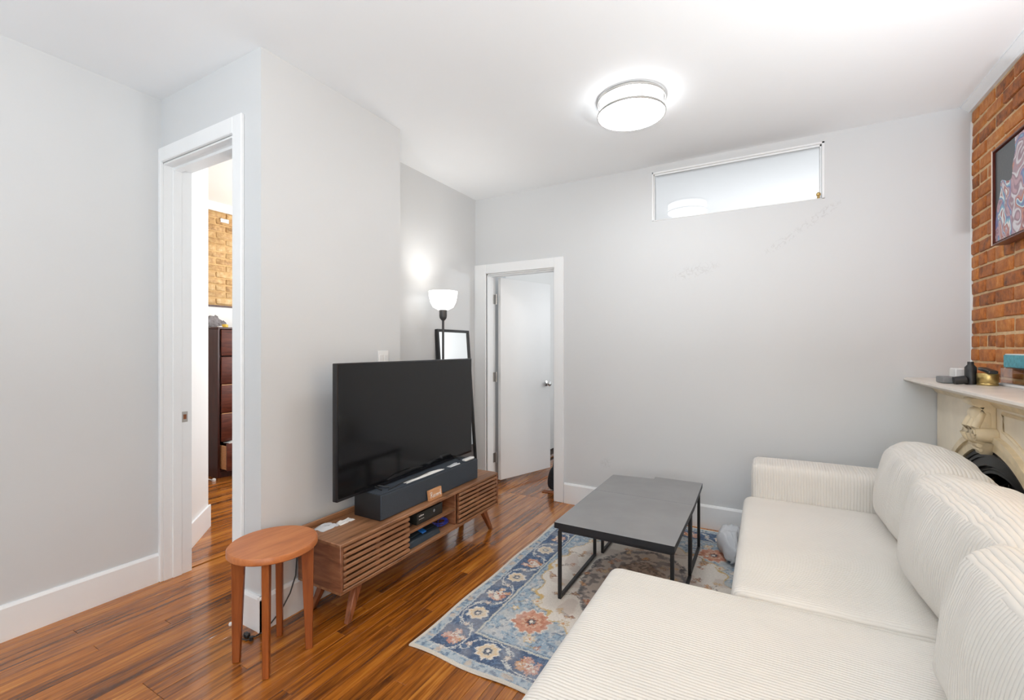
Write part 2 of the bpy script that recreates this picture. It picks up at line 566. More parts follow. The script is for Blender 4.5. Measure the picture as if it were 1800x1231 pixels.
def prism(bm, poly, axis, a0, a1, bev=0.0):
    """extrude a polygon; axis 'x': poly=(y,z), 'y': poly=(x,z), 'z': poly=(x,y)"""
    t = nb()

    def mk(p, a):
        return {'x': (a, p[0], p[1]), 'y': (p[0], a, p[1]), 'z': (p[0], p[1], a)}[axis]
    A = [t.verts.new(mk(p, a0)) for p in poly]
    B = [t.verts.new(mk(p, a1)) for p in poly]
    n = len(poly)
    t.faces.new(A)
    t.faces.new(B[::-1])
    for i in range(n):
        t.faces.new((A[i], B[i], B[(i + 1) % n], A[(i + 1) % n]))
    bmesh.ops.recalc_face_normals(t, faces=t.faces)
    if bev > 0:
        bmesh.ops.bevel(t, geom=list(t.edges), offset=bev, segments=1, affect='EDGES', profile=0.5)
    merge(bm, t)
    return bm


def hexa(bm, bottom, top):
    """solid from 4 bottom and 4 top points"""
    t = nb()
    A = [t.verts.new(p) for p in bottom]
    B = [t.verts.new(p) for p in top]
    t.faces.new(A[::-1])
    t.faces.new(B)
    for i in range(4):
        t.faces.new((A[i], A[(i + 1) % 4], B[(i + 1) % 4], B[i]))
    bmesh.ops.recalc_face_normals(t, faces=t.faces)
    bmesh.ops.bevel(t, geom=list(t.edges), offset=0.002, segments=1, affect='EDGES', profile=0.5)
    merge(bm, t)
    return bm


def rbox(bm, sx, sy, sz, r, n=14, bulge=(0, 0, 0), wr=0.0, seed=0, mt=None):
    """soft rounded box centred at origin, sizes are full sizes; bulge adds thickness along each axis"""
    t = nb()
    hx, hy, hz = sx / 2, sy / 2, sz / 2
    verts = {}

    def lin(nn):
        # denser towards the ends
        return [math.sin((-0.5 + i / nn) * math.pi) for i in range(nn + 1)]
    L = lin(n)

    def V(a, b, c):
        k = (round(a, 5), round(b, 5), round(c, 5))
        if k in verts:
            return verts[k]
        P = Vector((a * hx, b * hy, c * hz))
        Q = Vector((max(-hx + r, min(hx - r, P.x)), max(-hy + r, min(hy - r, P.y)), max(-hz + r, min(hz - r, P.z))))
        d = P - Q
        nrm = d.normalized() if d.length > 1e-7 else Vector((0, 0, 0))
        W = Q + nrm * min(r, max(d.length, r if d.length > 0 else 0))
        W.x += bulge[0] * a * (1 - b * b) * (1 - c * c)
        W.y += bulge[1] * b * (1 - a * a) * (1 - c * c)
        W.z += bulge[2] * max(c, 0) * (1 - a * a) * (1 - b * b)
        if wr > 0:
            s = mnoise.noise(Vector((W.x * 6 + seed * 7.3, W.y * 9, W.z * 6)))
            W += nrm * wr * s
        verts[k] = t.verts.new(W)
        return verts[k]
    for s in (-1, 1):
        for i in range(n):
            for j in range(n):
                a0, a1, b0, b1 = L[i], L[i + 1], L[j], L[j + 1]
                for f in (((s, a0, b0), (s, a1, b0), (s, a1, b1), (s, a0, b1)),
                          ((a0, s, b0), (a1, s, b0), (a1, s, b1), (a0, s, b1)),
                          ((a0, b0, s), (a1, b0, s), (a1, b1, s), (a0, b1, s))):
                    try:
                        t.faces.new([V(*q) for q in f])
                    except ValueError:
                        pass
    bmesh.ops.recalc_face_normals(t, faces=t.faces)
    merge(bm, t, mt)
    return bm


def shade(me, ang=40):
    for pl in me.polygons:
        pl.use_smooth = True
    try:
        me.set_sharp_from_angle(angle=math.radians(ang))
    except Exception:
        pass


ROOTLOC = {}


def obj(name, bm, mat, parent=None, smooth=True, mats=None):
    """link bm (in world coordinates, or parent-relative coordinates when the parent has a rotation) as one mesh object"""
    me = bpy.data.meshes.new(name)
    if parent is not None and parent.name in ROOTLOC:
        off = ROOTLOC[parent.name]
        bmesh.ops.translate(bm, verts=bm.verts, vec=-off)
    bm.to_mesh(me)
    bm.free()
    for mm in (mats or [mat]):
        me.materials.append(mm)
    if smooth:
        shade(me)
    o = bpy.data.objects.new(name, me)
    COL.objects.link(o)
    if parent is not None:
        o.parent = parent
        if parent.name in ROOTLOC:
            ROOTLOC[o.name] = ROOTLOC[parent.name].copy()
    return o


def thing(name, label, cat, loc=(0, 0, 0), group=None, rotz=0.0):
    o = bpy.data.objects.new(name, None)
    o.empty_display_size = 0.05
    COL.objects.link(o)
    o.location = loc
    o.rotation_euler = (0, 0, rotz)
    o['label'] = label
    o['category'] = cat
    if group:
        o['group'] = group
    ROOTLOC[o.name] = Vector(loc) if rotz == 0 else Vector((0, 0, 0))
    return o


def tag(o, label, cat, group=None):
    o['label'] = label
    o['category'] = cat
    if group:
        o['group'] = group
    return o


def struct(name, bm, mat, parent=None, smooth=False):
    o = obj(name, bm, mat, parent, smooth)
    if parent is None:
        o['kind'] = 'structure'
    return o


def solo(name, bm, mat, label, cat, base, group=None):
    """a thing that is one mesh, with its origin at base"""
    bmesh.ops.translate(bm, verts=bm.verts, vec=-Vector(base))
    o = obj(name, bm, mat)
    o.location = base
    return tag(o, label, cat, group)


def R(deg, ax):
    return Matrix.Rotation(math.radians(deg), 4, ax)


H = 2.75
XL, XT, XRL, XR, YB = -3.02, -2.07, -2.43, 1.05, 3.62
YD = 1.28      # plane of the bedroom door wall

# ------------------------------------------------------------------ structure
b = nb()
box(b, -6.0, 1.6, -3.0, 6.6, -0.10, -0.012)
box(b, -6.0, 1.6, -3.0, 0.50, -0.012, 0.0)
floor = struct('floor', b, M['floor_gap'])

b = nb()
box(b, -3.2, 1.3, -3.0, 3.74, H, H + 0.1)
box(b, -2.6, 1.6, 3.74, 6.6, H, H + 0.1)
struct('ceiling', b, M['ceiling'])
b = nb()
box(b, -6.0, -2.3, 1.3, 4.3, 2.93, 3.0)
struct('ceiling_bedroom', b, M['white_wall'])

b = nb()
box(b, XL - 0.12, XL, -3.0, YD + 0.03, 0, H)
struct('wall_left', b, M['wall'])

# wall with the bedroom door, and the block that carries the television wall
b = nb()
box(b, XL - 0.12, -3.005, YD, YD + 0.14, 0, 2.95)
box(b, -3.005, -2.27, YD, YD + 0.14, 2.385, 2.95)
box(b, -2.27, XT, YD, YD + 0.14, 0, 2.95)
struct('wall_partition', b, M['wall'])
b = nb()
box(b, -2.43, XT, YD + 0.14, 2.21, 0, 2.95)
box(b, -2.56, XRL, 1.42, 4.2, 0, 2.95)
struct('wall_television', b, M['wall'])

b = nb()
box(b, XRL - 0.13, -2.298, YB, YB + 0.13, 0, H)
box(b, -2.298, -1.60, YB, YB + 0.13, 2.03, H)
box(b, -1.60, -0.772, YB, YB + 0.13, 0, H)
box(b, -0.772, 0.343, YB, YB + 0.13, 0, 2.32)
box(b, -0.772, 0.343, YB, YB + 0.13, 2.70, H)
box(b, 0.343, 1.3, YB, YB + 0.13, 0, H)
struct('wall_back', b, M['back_wall'])

b = nb()
for y0_, y1_, z0_, z1_ in ((-3.0, -2.2, 0, H), (-2.2, -0.9, 0, 0.8), (-2.2, -0.9, 2.4, H), (-0.9, YB, 0, H)):
    box(b, XR + 0.007, XR + 0.2, y0_, y1_, z0_, z1_)
wall_right = struct('wall_right', b, M['mortar'])

# wall behind the camera with two street windows
b = nb()
for x0, x1, z0, z1 in ((-3.2, -0.6, 0, H), (-0.6, 0.6, 0, 0.8), (-0.6, 0.6, 2.5, H), (0.6, 1.25, 0, H)):
    box(b, x0, x1, -3.0, -2.86, z0, z1)
struct('wall_front', b, M['white_wall'])

# back room behind the rear door, bedroom behind the left door
b = nb()
box(b, -2.56, -2.46, 3.75, 6.5, 0, H)
box(b, -2.5, 1.6, 6.4, 6.55, 0, H)
box(b, 1.45, 1.6, 3.75, 6.5, 0, H)
struct('wall_back_room', b, M['white_wall'])
b = nb()
box(b, -5.9, -2.5, 4.15, 4.3, 0, 2.95)
box(b, -5.9, -3.1, 1.28, 1.40, 0, 2.95)
# slanted bedroom wall seen through the door
ax, ay, bx_, by_ = -3.03, 1.30, -3.607, 1.828
dx, dy = bx_ - ax, by_ - ay
ln = math.hypot(dx, dy)
nx, ny = -dy / ln, dx / ln         # to the front-left side
if nx > 0:
    nx, ny = -nx, -ny
prism(b, [(ax, ay), (bx_, by_), (bx_ + nx * 0.1, by_ + ny * 0.1), (ax + nx * 0.1, ay + ny * 0.1)], 'z', 0, 2.95)
struct('wall_bedroom', b, M['white_wall'])
b = nb()
o_ = 0.014
prism(b, [(ax, ay), (bx_ + dx / ln * o_, by_ + dy / ln * o_), (bx_ + dx / ln * o_ - nx * o_, by_ + dy / ln * o_ - ny * o_), (ax - nx * o_, ay - ny * o_)], 'z', 0, 0.165, bev=0.002)
struct('baseboard_bedroom', b, M['trim'])
b = nb()
box(b, -5.45, -5.32, 1.4, 4.2, 0, 2.95)
wall_bed_brick = struct('wall_bedroom_brick', b, M['mortar_tan'])
b = nb()
box(b, -5.32, -5.30, 1.4, 4.15, 0, 1.79)
struct('wall_bedroom_lower', b, M['white_wall'])
b = nb()
box(b, -5.32, -5.285, 1.4, 4.15, 1.785, 1.805, 0.003)
struct('trim_1', b, M['mahogany_dark'])
b = nb()
prism(b, [(-5.32, 2.85), (-5.29, 2.85), (-5.25, 2.93), (-5.32, 2.93)], 'y', 1.4, 4.15)
struct('trim_2', b, M['trim'])

# baseboards
BH = 0.163


def base_x(name, x0, x1, y, side, h=BH):
    bb = nb()
    prism(bb, [(y, 0), (y + side * 0.016, 0), (y + side * 0.016, h - 0.014), (y + side * 0.008, h), (y, h)], 'x', x0, x1)
    return struct(name, bb, M['trim'])


def base_y(name, y0, y1, x, side, h=BH):
    bb = nb()
    prism(bb, [(x, 0), (x + side * 0.016, 0), (x + side * 0.016, h - 0.014), (x + side * 0.008, h), (x, h)], 'y', y0, y1)
    return struct(name, bb, M['trim'])


base_y('baseboard_left', -2.8, 1.262, XL, 1)
base_y('baseboard_television', 1.262, 2.225, XT, 1)
base_x('baseboard_partition', -2.195, XT + 0.016, YD, -1)
base_y('baseboard_rear_left', 2.21, 3.60, XRL, 1)
base_x('baseboard_back', -1.508, 1.03, YB, -1, 0.172)
base_x('baseboard_television_end', XRL + 0.016, XT + 0.016, 2.21, 1)

# crown moulding on the brick wall
b = nb()
prism(b, [(XR + 0.012, H), (XR - 0.045, H), (XR - 0.045, H - 0.008), (XR - 0.032, H - 0.018), (XR - 0.016, H - 0.032), (XR - 0.010, H - 0.042), (XR + 0.012, H - 0.042)], 'y', -2.8, YB)
struct('trim_3', b, M['trim'], smooth=False)

# white bead of plaster between the back wall and the bricks
b = nb()
tube(b, [(XR + 0.004, YB - 0.004, 1.15 + i * 0.1) for i in range(16)], [0.006 + 0.002 * random.random() for i in range(16)], 6)
struct('trim_4', b, M['white_wall'])

# bricks of the right wall
vars_ = []


def brick_mesh(name, sx, sy, sz, mat, seed):
    random.seed(seed)
    bb = nb()
    box(bb, -sx / 2, sx / 2, -sy / 2, sy / 2, -sz / 2, sz / 2, 0.005)
    for v in bb.verts:
        v.co += Vector((random.uniform(-.002, .002), random.uniform(-.0025, .0025), random.uniform(-.002, .002)))
    me = bpy.data.meshes.new(name)
    bb.to_mesh(me)
    bb.free()
    me.materials.append(mat)
    shade(me, 50)
    return me


def lay_bricks(parent, x_face, y0, y1, z0, z1, mat, pitch, L, depth, header, limit=None, towards=-1):
    meshes_l = [brick_mesh('brick', depth, L - 0.013, pitch - 0.013, mat, s) for s in range(4)]
    meshes_h = [brick_mesh('brick', depth, L / 2 - 0.013, pitch - 0.013, mat, 10 + s) for s in range(3)]
    random.seed(21)
    n = int(round((z1 - z0) / pitch))
    cnt = 0
    for i in range(n):
        z = z1 - (i + 0.5) * pitch
        y = y1
        first = (i % 2 == 0)
        k = 0
        while y > y0 + 0.03:
            short = (k == 0 and first) or (i % header == header - 1)
            w = L / 2 if short else L
            if y - w < y0 - 0.06:
                w = L / 2
                short = True
            me = random.choice(meshes_h if short else meshes_l)
            o = bpy.data.objects.new('brick', me)
            COL.objects.link(o)
            o.parent = parent
            jut = random.uniform(-0.004, 0.004)
            o.location = (x_face - towards * depth / 2 + jut, y - w / 2, z + random.uniform(-.0015, .0015))
            o.rotation_euler = (0 if random.random() < .5 else math.pi, random.uniform(-.01, .01), random.uniform(-.012, .012))
            y -= w
            k += 1
            cnt += 1
    return cnt


lay_bricks(wall_right, XR, 2.0, YB - 0.004, 1.12, 2.7055, M['brick'], 0.0765, 0.205, 0.10, 6)
lay_bricks(wall_bed_brick, -5.312, 2.2, 3.4, 1.81, 2.85, M['brick_tan'], 0.074, 0.21, 0.10, 6, towards=1)
# (bedroom bricks face +x)

# strip floor
PW = 0.0575
plank_cache = {}


def plank(x, y0, y1):
    L = round(y1 - y0, 3)
    if L not in plank_cache:
        bb = nb()
        box(bb, -PW / 2 + 0.0004, PW / 2 - 0.0004, -0.5, 0.5, -0.012, 0.0)
        me = bpy.data.meshes.new('plank')
        bmesh.ops.transform(bb, matrix=Matrix.Diagonal((1, L - 0.0012, 1, 1)), verts=bb.verts)
        bmesh.ops.bevel(bb, geom=[e for e in bb.edges if all(abs(v.co.z) < 1e-6 for v in e.verts)], offset=0.0010, segments=1, affect='EDGES')
        bb.to_mesh(me)
        bb.free()
        me.materials.append(M['plank'])
        plank_cache[L] = me
    o = bpy.data.objects.new('plank', plank_cache[L])
    COL.objects.link(o)
    o.parent = floor
    o.location = (x, y0 + L / 2, 0)
    return y0 + L


random.seed(11)
x = XL + PW / 2
while x < XR + 0.02:
    if x < -0.15:
        y = 0.50
        first = True
        while y < YB - 0.01:
            L = random.choice([0.6, 0.8, 0.95, 1.1, 1.3, 1.5])
            if first:
                L = random.choice([0.35, 0.6, 0.85, 1.1, 1.3])
                first = False
            ye = min(y + L, YB)
            if YB - ye < 0.3:
                ye = YB
            y = plank(x, y, ye)
    else:
        plank(x, 0.5, YB)
    x += PW
x = -5.28 + PW / 2
while x < XL - 0.02:
    t_ = (x + 3.02) / (-4.85 + 3.02)
    yc = 1.42 + t_ * 1.25
    plank(x, max(1.42, yc - 0.45), max(1.42, yc - 0.45) + random.choice([0.95, 1.1, 1.25]))
    x += PW
x = XL + PW / 2
while x < -1.35:
    if x > -2.36:
        plank(x, YB, YB + random.choice([1.2, 1.6, 2.0]))
    x += PW

# doorway trim: bedroom door
b = nb()
for (x0, x1, z0, z1) in ((-3.018, -2.992, 0, 2.465), (-2.278, -2.202, 0, 2.465), (-2.992, -2.278, 2.385, 2.465)):
    box(b, x0, x1, YD - 0.018, YD, z0, z1, 0.003)
dtrim = struct('trim_5', b, M['trim'])
b = nb()
JX0, JX1 = -2.998, -2.278
box(b, JX0 - 0.012, JX0 + 0.006, YD, YD + 0.145, 0, 2.395, 0.001)
box(b, JX1 - 0.006, JX1 + 0.012, YD, YD + 0.145, 0, 2.395, 0.001)
box(b, JX0, JX1, YD, YD + 0.145, 2.375, 2.395, 0.001)
# stops
box(b, JX0 + 0.004, JX0 + 0.012, YD + 0.045, YD + 0.09, 0, 2.38, 0.001)
box(b, JX1 - 0.018, JX1 - 0.004, YD + 0.05, YD + 0.09, 0, 2.38, 0.001)
box(b, JX0, JX1, YD + 0.05, YD + 0.09, 2.36, 2.378, 0.001)
jamb = struct('door_1', b, M['trim'])
b = nb()
box(b, JX0 + 0.0055, JX0 + 0.008, YD + 0.092, YD + 0.122, 0.893, 0.955, 0.001)
sp = obj('strike_plate', b, M['nickel'], jamb)
b = nb()
box(b, JX0 + 0.0065, JX0 + 0.0086, YD + 0.099, YD + 0.115, 0.910, 0.938)
obj('latch_hole', b, M['brown'], sp)

# rear door: casing, jamb, leaf with hinges and knob
b = nb()
for (x0, x1, z0, z1) in ((XRL + 0.001, -2.302, 0, 2.118), (-1.60, -1.512, 0, 2.118), (-2.302, -1.60, 2.030, 2.118)):
    box(b, x0, x1, YB - 0.018, YB, z0, z1, 0.003)
struct('trim_6', b, M['trim'])
b = nb()
box(b, -2.305, -2.288, YB, YB + 0.135, 0, 2.04)
box(b, -1.610, -1.593, YB, YB + 0.135, 0, 2.04)
box(b, -2.30, -1.60, YB, YB + 0.135, 2.020, 2.04)
box(b, -1.622, -1.610, YB + 0.03, YB + 0.085, 0, 2.03)
box(b, -2.29, -1.61, YB + 0.03, YB + 0.085, 2.008, 2.022)
door2 = struct('door_2', b, M['trim'])
hx, hy = -2.264, YB + 0.142
ang = math.radians(90 - 19)
Md = Matrix.Translation((hx, hy, 0)) @ Matrix.Rotation(ang, 4, 'Z')
b = nb()
box(b, 0.004, 0.700, -0.038, 0.0, 0.055, 2.010, 0.002)
bmesh.ops.transform(b, matrix=Md, verts=b.verts)
leaf = obj('door_leaf', b, M['door'], door2)
for zh in (0.27, 1.05, 1.80):
    b = nb()
    lathe(b, [(0, zh - .05), (.007, zh - .05), (.007, zh + .05), (0, zh + .05)], hx - 0.008, hy - 0.012, 10)
    box(b, hx - 0.0235, hx - 0.021, hy - 0.050, hy - 0.008, zh - 0.045, zh + 0.045)
    obj('hinge', b, M['nickel'], door2)
b = nb()
for s in (-1, 1):
    t = nb()
    lathe(t, [(0, 0), (.028, 0), (.028, .006), (.010, .010), (.010, .03), (.022, .036), (.026, .05), (.020, .062), (0, .066)], 0, 0, 16)
    bmesh.ops.transform(t, matrix=Md @ Matrix.Translation((0.635, -0.038 if s < 0 else 0.0, 0.955)) @ R(90 if s < 0 else -90, 'X'), verts=t.verts)
    me_ = bpy.data.meshes.new('t'); t.to_mesh(me_); t.free(); b.from_mesh(me_); bpy.data.meshes.remove(me_)
obj('door_knob', b, M['chrome'], leaf)

# interior transom window
b = nb()
tx0, tx1, tz0, tz1 = -0.772, 0.343, 2.32, 2.70
for (x0, x1, z0, z1) in ((tx0, tx0 + .012, tz0, tz1), (tx1 - .016, tx1, tz0, tz1), (tx0, tx1, tz1 - .014, tz1), (tx0, tx1, tz0, tz0 + .006)):
    box(b, x0, x1, YB - 0.004, YB + 0.10, z0, z1, 0.002)
for (x0, x1, z0, z1) in ((tx0 + .010, tx0 + .018, tz0, tz1), (tx1 - .026, tx1 - .014, tz0, tz1), (tx0, tx1, tz1 - .026, tz1 - .012)):
    box(b, x0, x1, YB + 0.012, YB + 0.05, z0, z1, 0.001)
win = struct('window_1', b, M['trim'])
b = nb()
box(b, tx0 + .012, tx1 - .016, YB + 0.022, YB + 0.028, tz0 + .004, tz1 - .014)
obj('glass_pane', b, M['glass'], win)
b = nb()
lathe(b, [(0, 0), (.009, 0), (.007, .012), (.013, .018), (.013, .03), (.006, .038), (0, .040)], tx1 - .035, YB - 0.012, 12, Matrix.Translation((0, 0, tz0 + 0.004)))
obj('window_latch', b, M['brass'], win)

# ------------------------------------------------------------------ rug
RX0, RY0, RW, RL = -1.385, 1.537, 1.50, 2.02
step = 0.003
nxr, nyr = int(RW / step) + 1, int(RL / step) + 1
gx, gy = np.meshgrid(np.linspace(0, RW, nxr), np.linspace(0, RL, nyr), indexing='ij')


def lat_noise(shape, freq, seed):
    """smooth value noise over the rug, freq cells per metre"""
    r = np.random.default_rng(seed)
    nx_, ny_ = int(RW * freq) + 3, int(RL * freq) + 3
    g = r.random((nx_, ny_))
    fx, fy = gx * freq, gy * freq
    ix, iy = fx.astype(int), fy.astype(int)
    tx, ty = fx - ix, fy - iy
    tx = tx * tx * (3 - 2 * tx)
    ty = ty * ty * (3 - 2 * ty)
    return (g[ix, iy] * (1 - tx) * (1 - ty) + g[ix + 1, iy] * tx * (1 - ty) + g[ix, iy + 1] * (1 - tx) * ty + g[ix + 1, iy + 1] * tx * ty)


CREAM, LBLUE, NAVY = S(224, 217, 206), S(152, 172, 188), S(72, 92, 122)
PINK, ORANGE, RUST, BROWN = S(204, 160, 142), S(206, 152, 104), S(176, 106, 80), S(140, 104, 80)
DARK = S(74, 76, 86)
colr = np.zeros((nxr, nyr, 3))


def put(mask, c, a=1.0):
    w = (np.asarray(mask, float) * a)[..., None]
    colr[:] = colr * (1 - w) + np.array(c) * w


dL = np.minimum(gx, RW - gx)
dF = np.minimum(gy, RL - gy)
dm = np.minimum(dL, dF)
n12, n40, n90, n200 = lat_noise(0, 12, 1), lat_noise(0, 40, 2), lat_noise(0, 90, 3), lat_noise(0, 200, 4)
colr[:] = LBLUE
put(n40 > 0.55, CREAM, 0.5)
put((n90 > 0.66), NAVY, 0.55)
put((n200 > 0.72), CREAM, 0.45)
# inner cream field with stepped outline, blue corners
u = np.abs(gx - RW / 2) / (RW / 2)
v = np.abs(gy - RL / 2) / (RL / 2)
fieldval = (u ** 2.2 / 0.66 ** 2.2 + v ** 2.2 / 0.60 ** 2.2) + 0.10 * np.sin(gx * 38) * np.sin(gy * 31) + 0.10 * (n12 - 0.5)
field = fieldval < 1.0
put(field, S(226, 218, 208))
put(field & (n12 > 0.62), S(206, 188, 176), 0.6)
put((np.abs(fieldval - 1.0) < 0.02), S(206, 176, 120))
# grey-brown worn centre with dark tracery
cen = ((gx - RW * 0.5) / 0.28) ** 2 + ((gy - RL * 0.5) / 0.46) ** 2 + 0.25 * (n12 - 0.5)
put(cen < 1.0, S(190, 172, 160), 0.75)
put((cen < 1.0) & (n40 > 0.58), S(112, 104, 104), 0.75)
put((cen < 1.05) & (cen > 0.86) & (n90 > 0.4), DARK, 0.7)
put((cen < 0.35), S(176, 142, 116), 0.5)
put((cen < 0.35) & (n90 > 0.6), DARK, 0.6)
put((n12 > 0.7) & ~field & (dm > 0.23), S(182, 190, 190), 0.6)


def local(cx, cy, r):
    i0, i1 = max(0, int((cx - r) / step)), min(nxr, int((cx + r) / step) + 2)
    j0, j1 = max(0, int((cy - r) / step)), min(nyr, int((cy + r) / step) + 2)
    return slice(i0, i1), slice(j0, j1)


def lput(sl, mask, c, a=1.0):
    sub = colr[sl]
    w = (mask.astype(float) * a)[..., None]
    colr[sl] = sub * (1 - w) + np.array(c) * w


def rosette(cx, cy, r, cols, petals=8, wob=0.12):
    sl = local(cx, cy, r * 1.4)
    X, Y = gx[sl] - cx, gy[sl] - cy
    rr = np.hypot(X, Y)
    th = np.arctan2(Y, X)
    edge = r * (1 + wob * np.cos(petals * th)) * (1 + 0.14 * (n90[sl] - 0.5))
    k = len(cols)
    for i, c in enumerate(cols):
        lput(sl, rr < edge * (1 - i / k), c)
    lput(sl, (rr < edge * 0.98) & (n200[sl] > 0.70), CREAM, 0.35)


def cluster(cx, cy, r, seed):
    rs = random.Random(seed)
    for i in range(16):
        a = rs.uniform(0, 6.283)
        q = r * math.sqrt(rs.random())
        px, py = cx + q * math.cos(a), cy + q * math.sin(a)
        rosette(px, py, rs.uniform(0.012, 0.020), [rs.choice([PINK, ORANGE, CREAM, S(196, 140, 124)]), rs.choice([RUST, CREAM, PINK])], 5, 0.3)
    rosette(cx, cy, 0.016, [CREAM, RUST], 5, 0.3)


def stroke(pts, w, c, a=1.0):
    for (x0, y0), (x1, y1) in zip(pts[:-1], pts[1:]):
        cx, cy = (x0 + x1) / 2, (y0 + y1) / 2
        L = math.hypot(x1 - x0, y1 - y0)
        sl = local(cx, cy, L / 2 + w * 2)
        X, Y = gx[sl], gy[sl]
        t = np.clip(((X - x0) * (x1 - x0) + (Y - y0) * (y1 - y0)) / max(L * L, 1e-9), 0, 1)
        d = np.hypot(X - (x0 + t * (x1 - x0)), Y - (y0 + t * (y1 - y0)))
        lput(sl, d < w, c, a)


# borders
put((dm < 0.235), LBLUE)
put((dm < 0.235) & (n90 > 0.55), S(190, 198, 200), 0.7)
put((dm < 0.06) & (n90 < 0.32), NAVY, 0.6)
band = (dm > 0.055) & (dm < 0.212)
put(band, NAVY)
put(band & (n90 > 0.66), S(104, 128, 158), 0.6)
put(band & (n200 > 0.75), S(150, 170, 190), 0.35)
put((np.abs(dm - 0.056) < 0.003), S(206, 206, 200), 0.9)
put((np.abs(dm - 0.213) < 0.004), S(214, 208, 190), 0.8)
put((np.abs(dm - 0.224) < 0.003), NAVY, 0.7)
put((dm > 0.02) & (dm < 0.05) & (lat_noise(0, 30, 9) > 0.68), S(216, 190, 160), 0.6)
put(dm < 0.013, S(216, 208, 194))


def border_run(origin, du, dv, length, phase):
    """flowers along a border; du = along, dv = inwards"""
    def pt(s, d):
        return (origin[0] + du[0] * s + dv[0] * d, origin[1] + du[1] * s + dv[1] * d)
    n = int(length / 0.2) + 1
    for i in range(n):
        s = 0.05 + i * 0.2
        if s > length - 0.02:
            break
        cx, cy = pt(s, 0.134)
        if (i + phase) % 2 == 0:
            cluster(cx, cy, 0.050, i * 7 + int(origin[0] * 91) + 3)
        else:
            rosette(cx, cy, 0.052, [CREAM, S(222, 196, 158), S(214, 200, 178), S(86, 94, 110), CREAM], 8, 0.09)
        # vines: bracket lines curling round each flower
        side = 1 if i % 2 == 0 else -1
        m_ = 0.134
        q = []
        for k in range(9):
            a = -0.1 + 0.2 * k / 8
            q.append(pt(s + a, m_ + side * (0.066 - 0.05 * (abs(a) / 0.1) ** 3)))
        stroke(q, 0.0028, S(214, 214, 208))
        for sg in (-1, 1):
            c0 = pt(s + sg * 0.1, m_)
            stroke([pt(s + sg * 0.088, m_ - side * 0.02), pt(s + sg * 0.10, m_ - side * 0.036), pt(s + sg * 0.118, m_ - side * 0.045), pt(s + sg * 0.126, m_ - side * 0.03)], 0.0028, S(214, 214, 208))
            rosette(c0[0], c0[1], 0.014, [S(196, 178, 166), CREAM], 5, 0.3)
            p1 = pt(s + sg * 0.07, m_ + side * 0.052)
            rosette(p1[0], p1[1], 0.009, [S(206, 206, 202)], 4, 0.3)


border_run((0.0, 0.10), (0, 1), (1, 0), RL - 0.15, 0)
border_run((RW, 0.10), (0, 1), (-1, 0), RL - 0.15, 0)
border_run((0.28, 0.0), (1, 0), (0, 1), RW - 0.5, 1)
border_run((0.28, RL), (1, 0), (0, -1), RW - 0.5, 1)

# salmon medallions in the corners
for sx in (0.40, RW - 0.40):
    for sy in (0.415, RL - 0.415):
        sl = local(sx, sy, 0.14)
        X, Y = np.abs(gx[sl] - sx), np.abs(gy[sl] - sy)
        mm = np.maximum(np.maximum(X, Y), (X + Y) * 0.72) + 0.008 * np.sin(np.arctan2(gy[sl] - sy, gx[sl] - sx) * 12)
        lput(sl, mm < 0.092, CREAM)
        lput(sl, mm < 0.084, S(208, 152, 128))
        lput(sl, (mm < 0.084) & (n90[sl] > 0.6), RUST, 0.6)
        rosette(sx, sy, 0.045, [S(214, 176, 150), RUST, DARK, CREAM], 8, 0.18)
        for ox, oy in ((0.14, 0.06), (-0.05, 0.17), (0.05, -0.12)):
            rosette(sx + ox * (1 if sx < 0.7 else -1), sy + oy * (1 if sy < 1 else -1), 0.026, [S(206, 186, 150), CREAM, ORANGE], 6, 0.2)
# floral sprays in the cream field
rs = random.Random(4)
pts_f = []
for i in range(150):
    x_, y_ = rs.uniform(0.25, RW - 0.25), rs.uniform(0.25, RL - 0.25)
    ii, jj = int(x_ / step), int(y_ / step)
    if fieldval[ii, jj] < 0.98:
        pts_f.append((x_, y_))
for i, (x_, y_) in enumerate(pts_f):
    near = sorted(pts_f, key=lambda q: (q[0] - x_) ** 2 + (q[1] - y_) ** 2)[1:2]
    for (x2, y2) in near:
        mx, my = (x_ + x2) / 2 + rs.uniform(-.02, .02), (y_ + y2) / 2 + rs.uniform(-.02, .02)
        stroke([(x_, y_), (mx, my), (x2, y2)], 0.0022, S(136, 124, 116))
for (x_, y_) in pts_f:
    c = rs.choice([S(196, 140, 100), S(176, 108, 84), S(150, 112, 90), S(206, 170, 120), S(158, 120, 104)])
    for k in range(rs.choice([3, 4, 5])):
        a = rs.uniform(0, 6.28)
        rosette(x_ + 0.014 * math.cos(a), y_ + 0.014 * math.sin(a), rs.uniform(0.008, 0.014), [c, S(214, 186, 150)], 4, 0.35)
# yellow-green sprigs in the blue corners
for i in range(70):
    x_, y_ = rs.uniform(0.25, RW - 0.25), rs.uniform(0.25, RL - 0.25)
    ii, jj = int(x_ / step), int(y_ / step)
    if fieldval[ii, jj] > 1.05:
        a = rs.uniform(0, 6.28)
        stroke([(x_, y_), (x_ + 0.05 * math.cos(a), y_ + 0.05 * math.sin(a))], 0.0024, rs.choice([S(196, 172, 116), S(110, 132, 158), S(206, 180, 160)]))
        rosette(x_, y_, rs.uniform(0.008, 0.018), [rs.choice([S(206, 184, 140), S(214, 206, 196), S(170, 120, 104)]), CREAM], 5, 0.3)

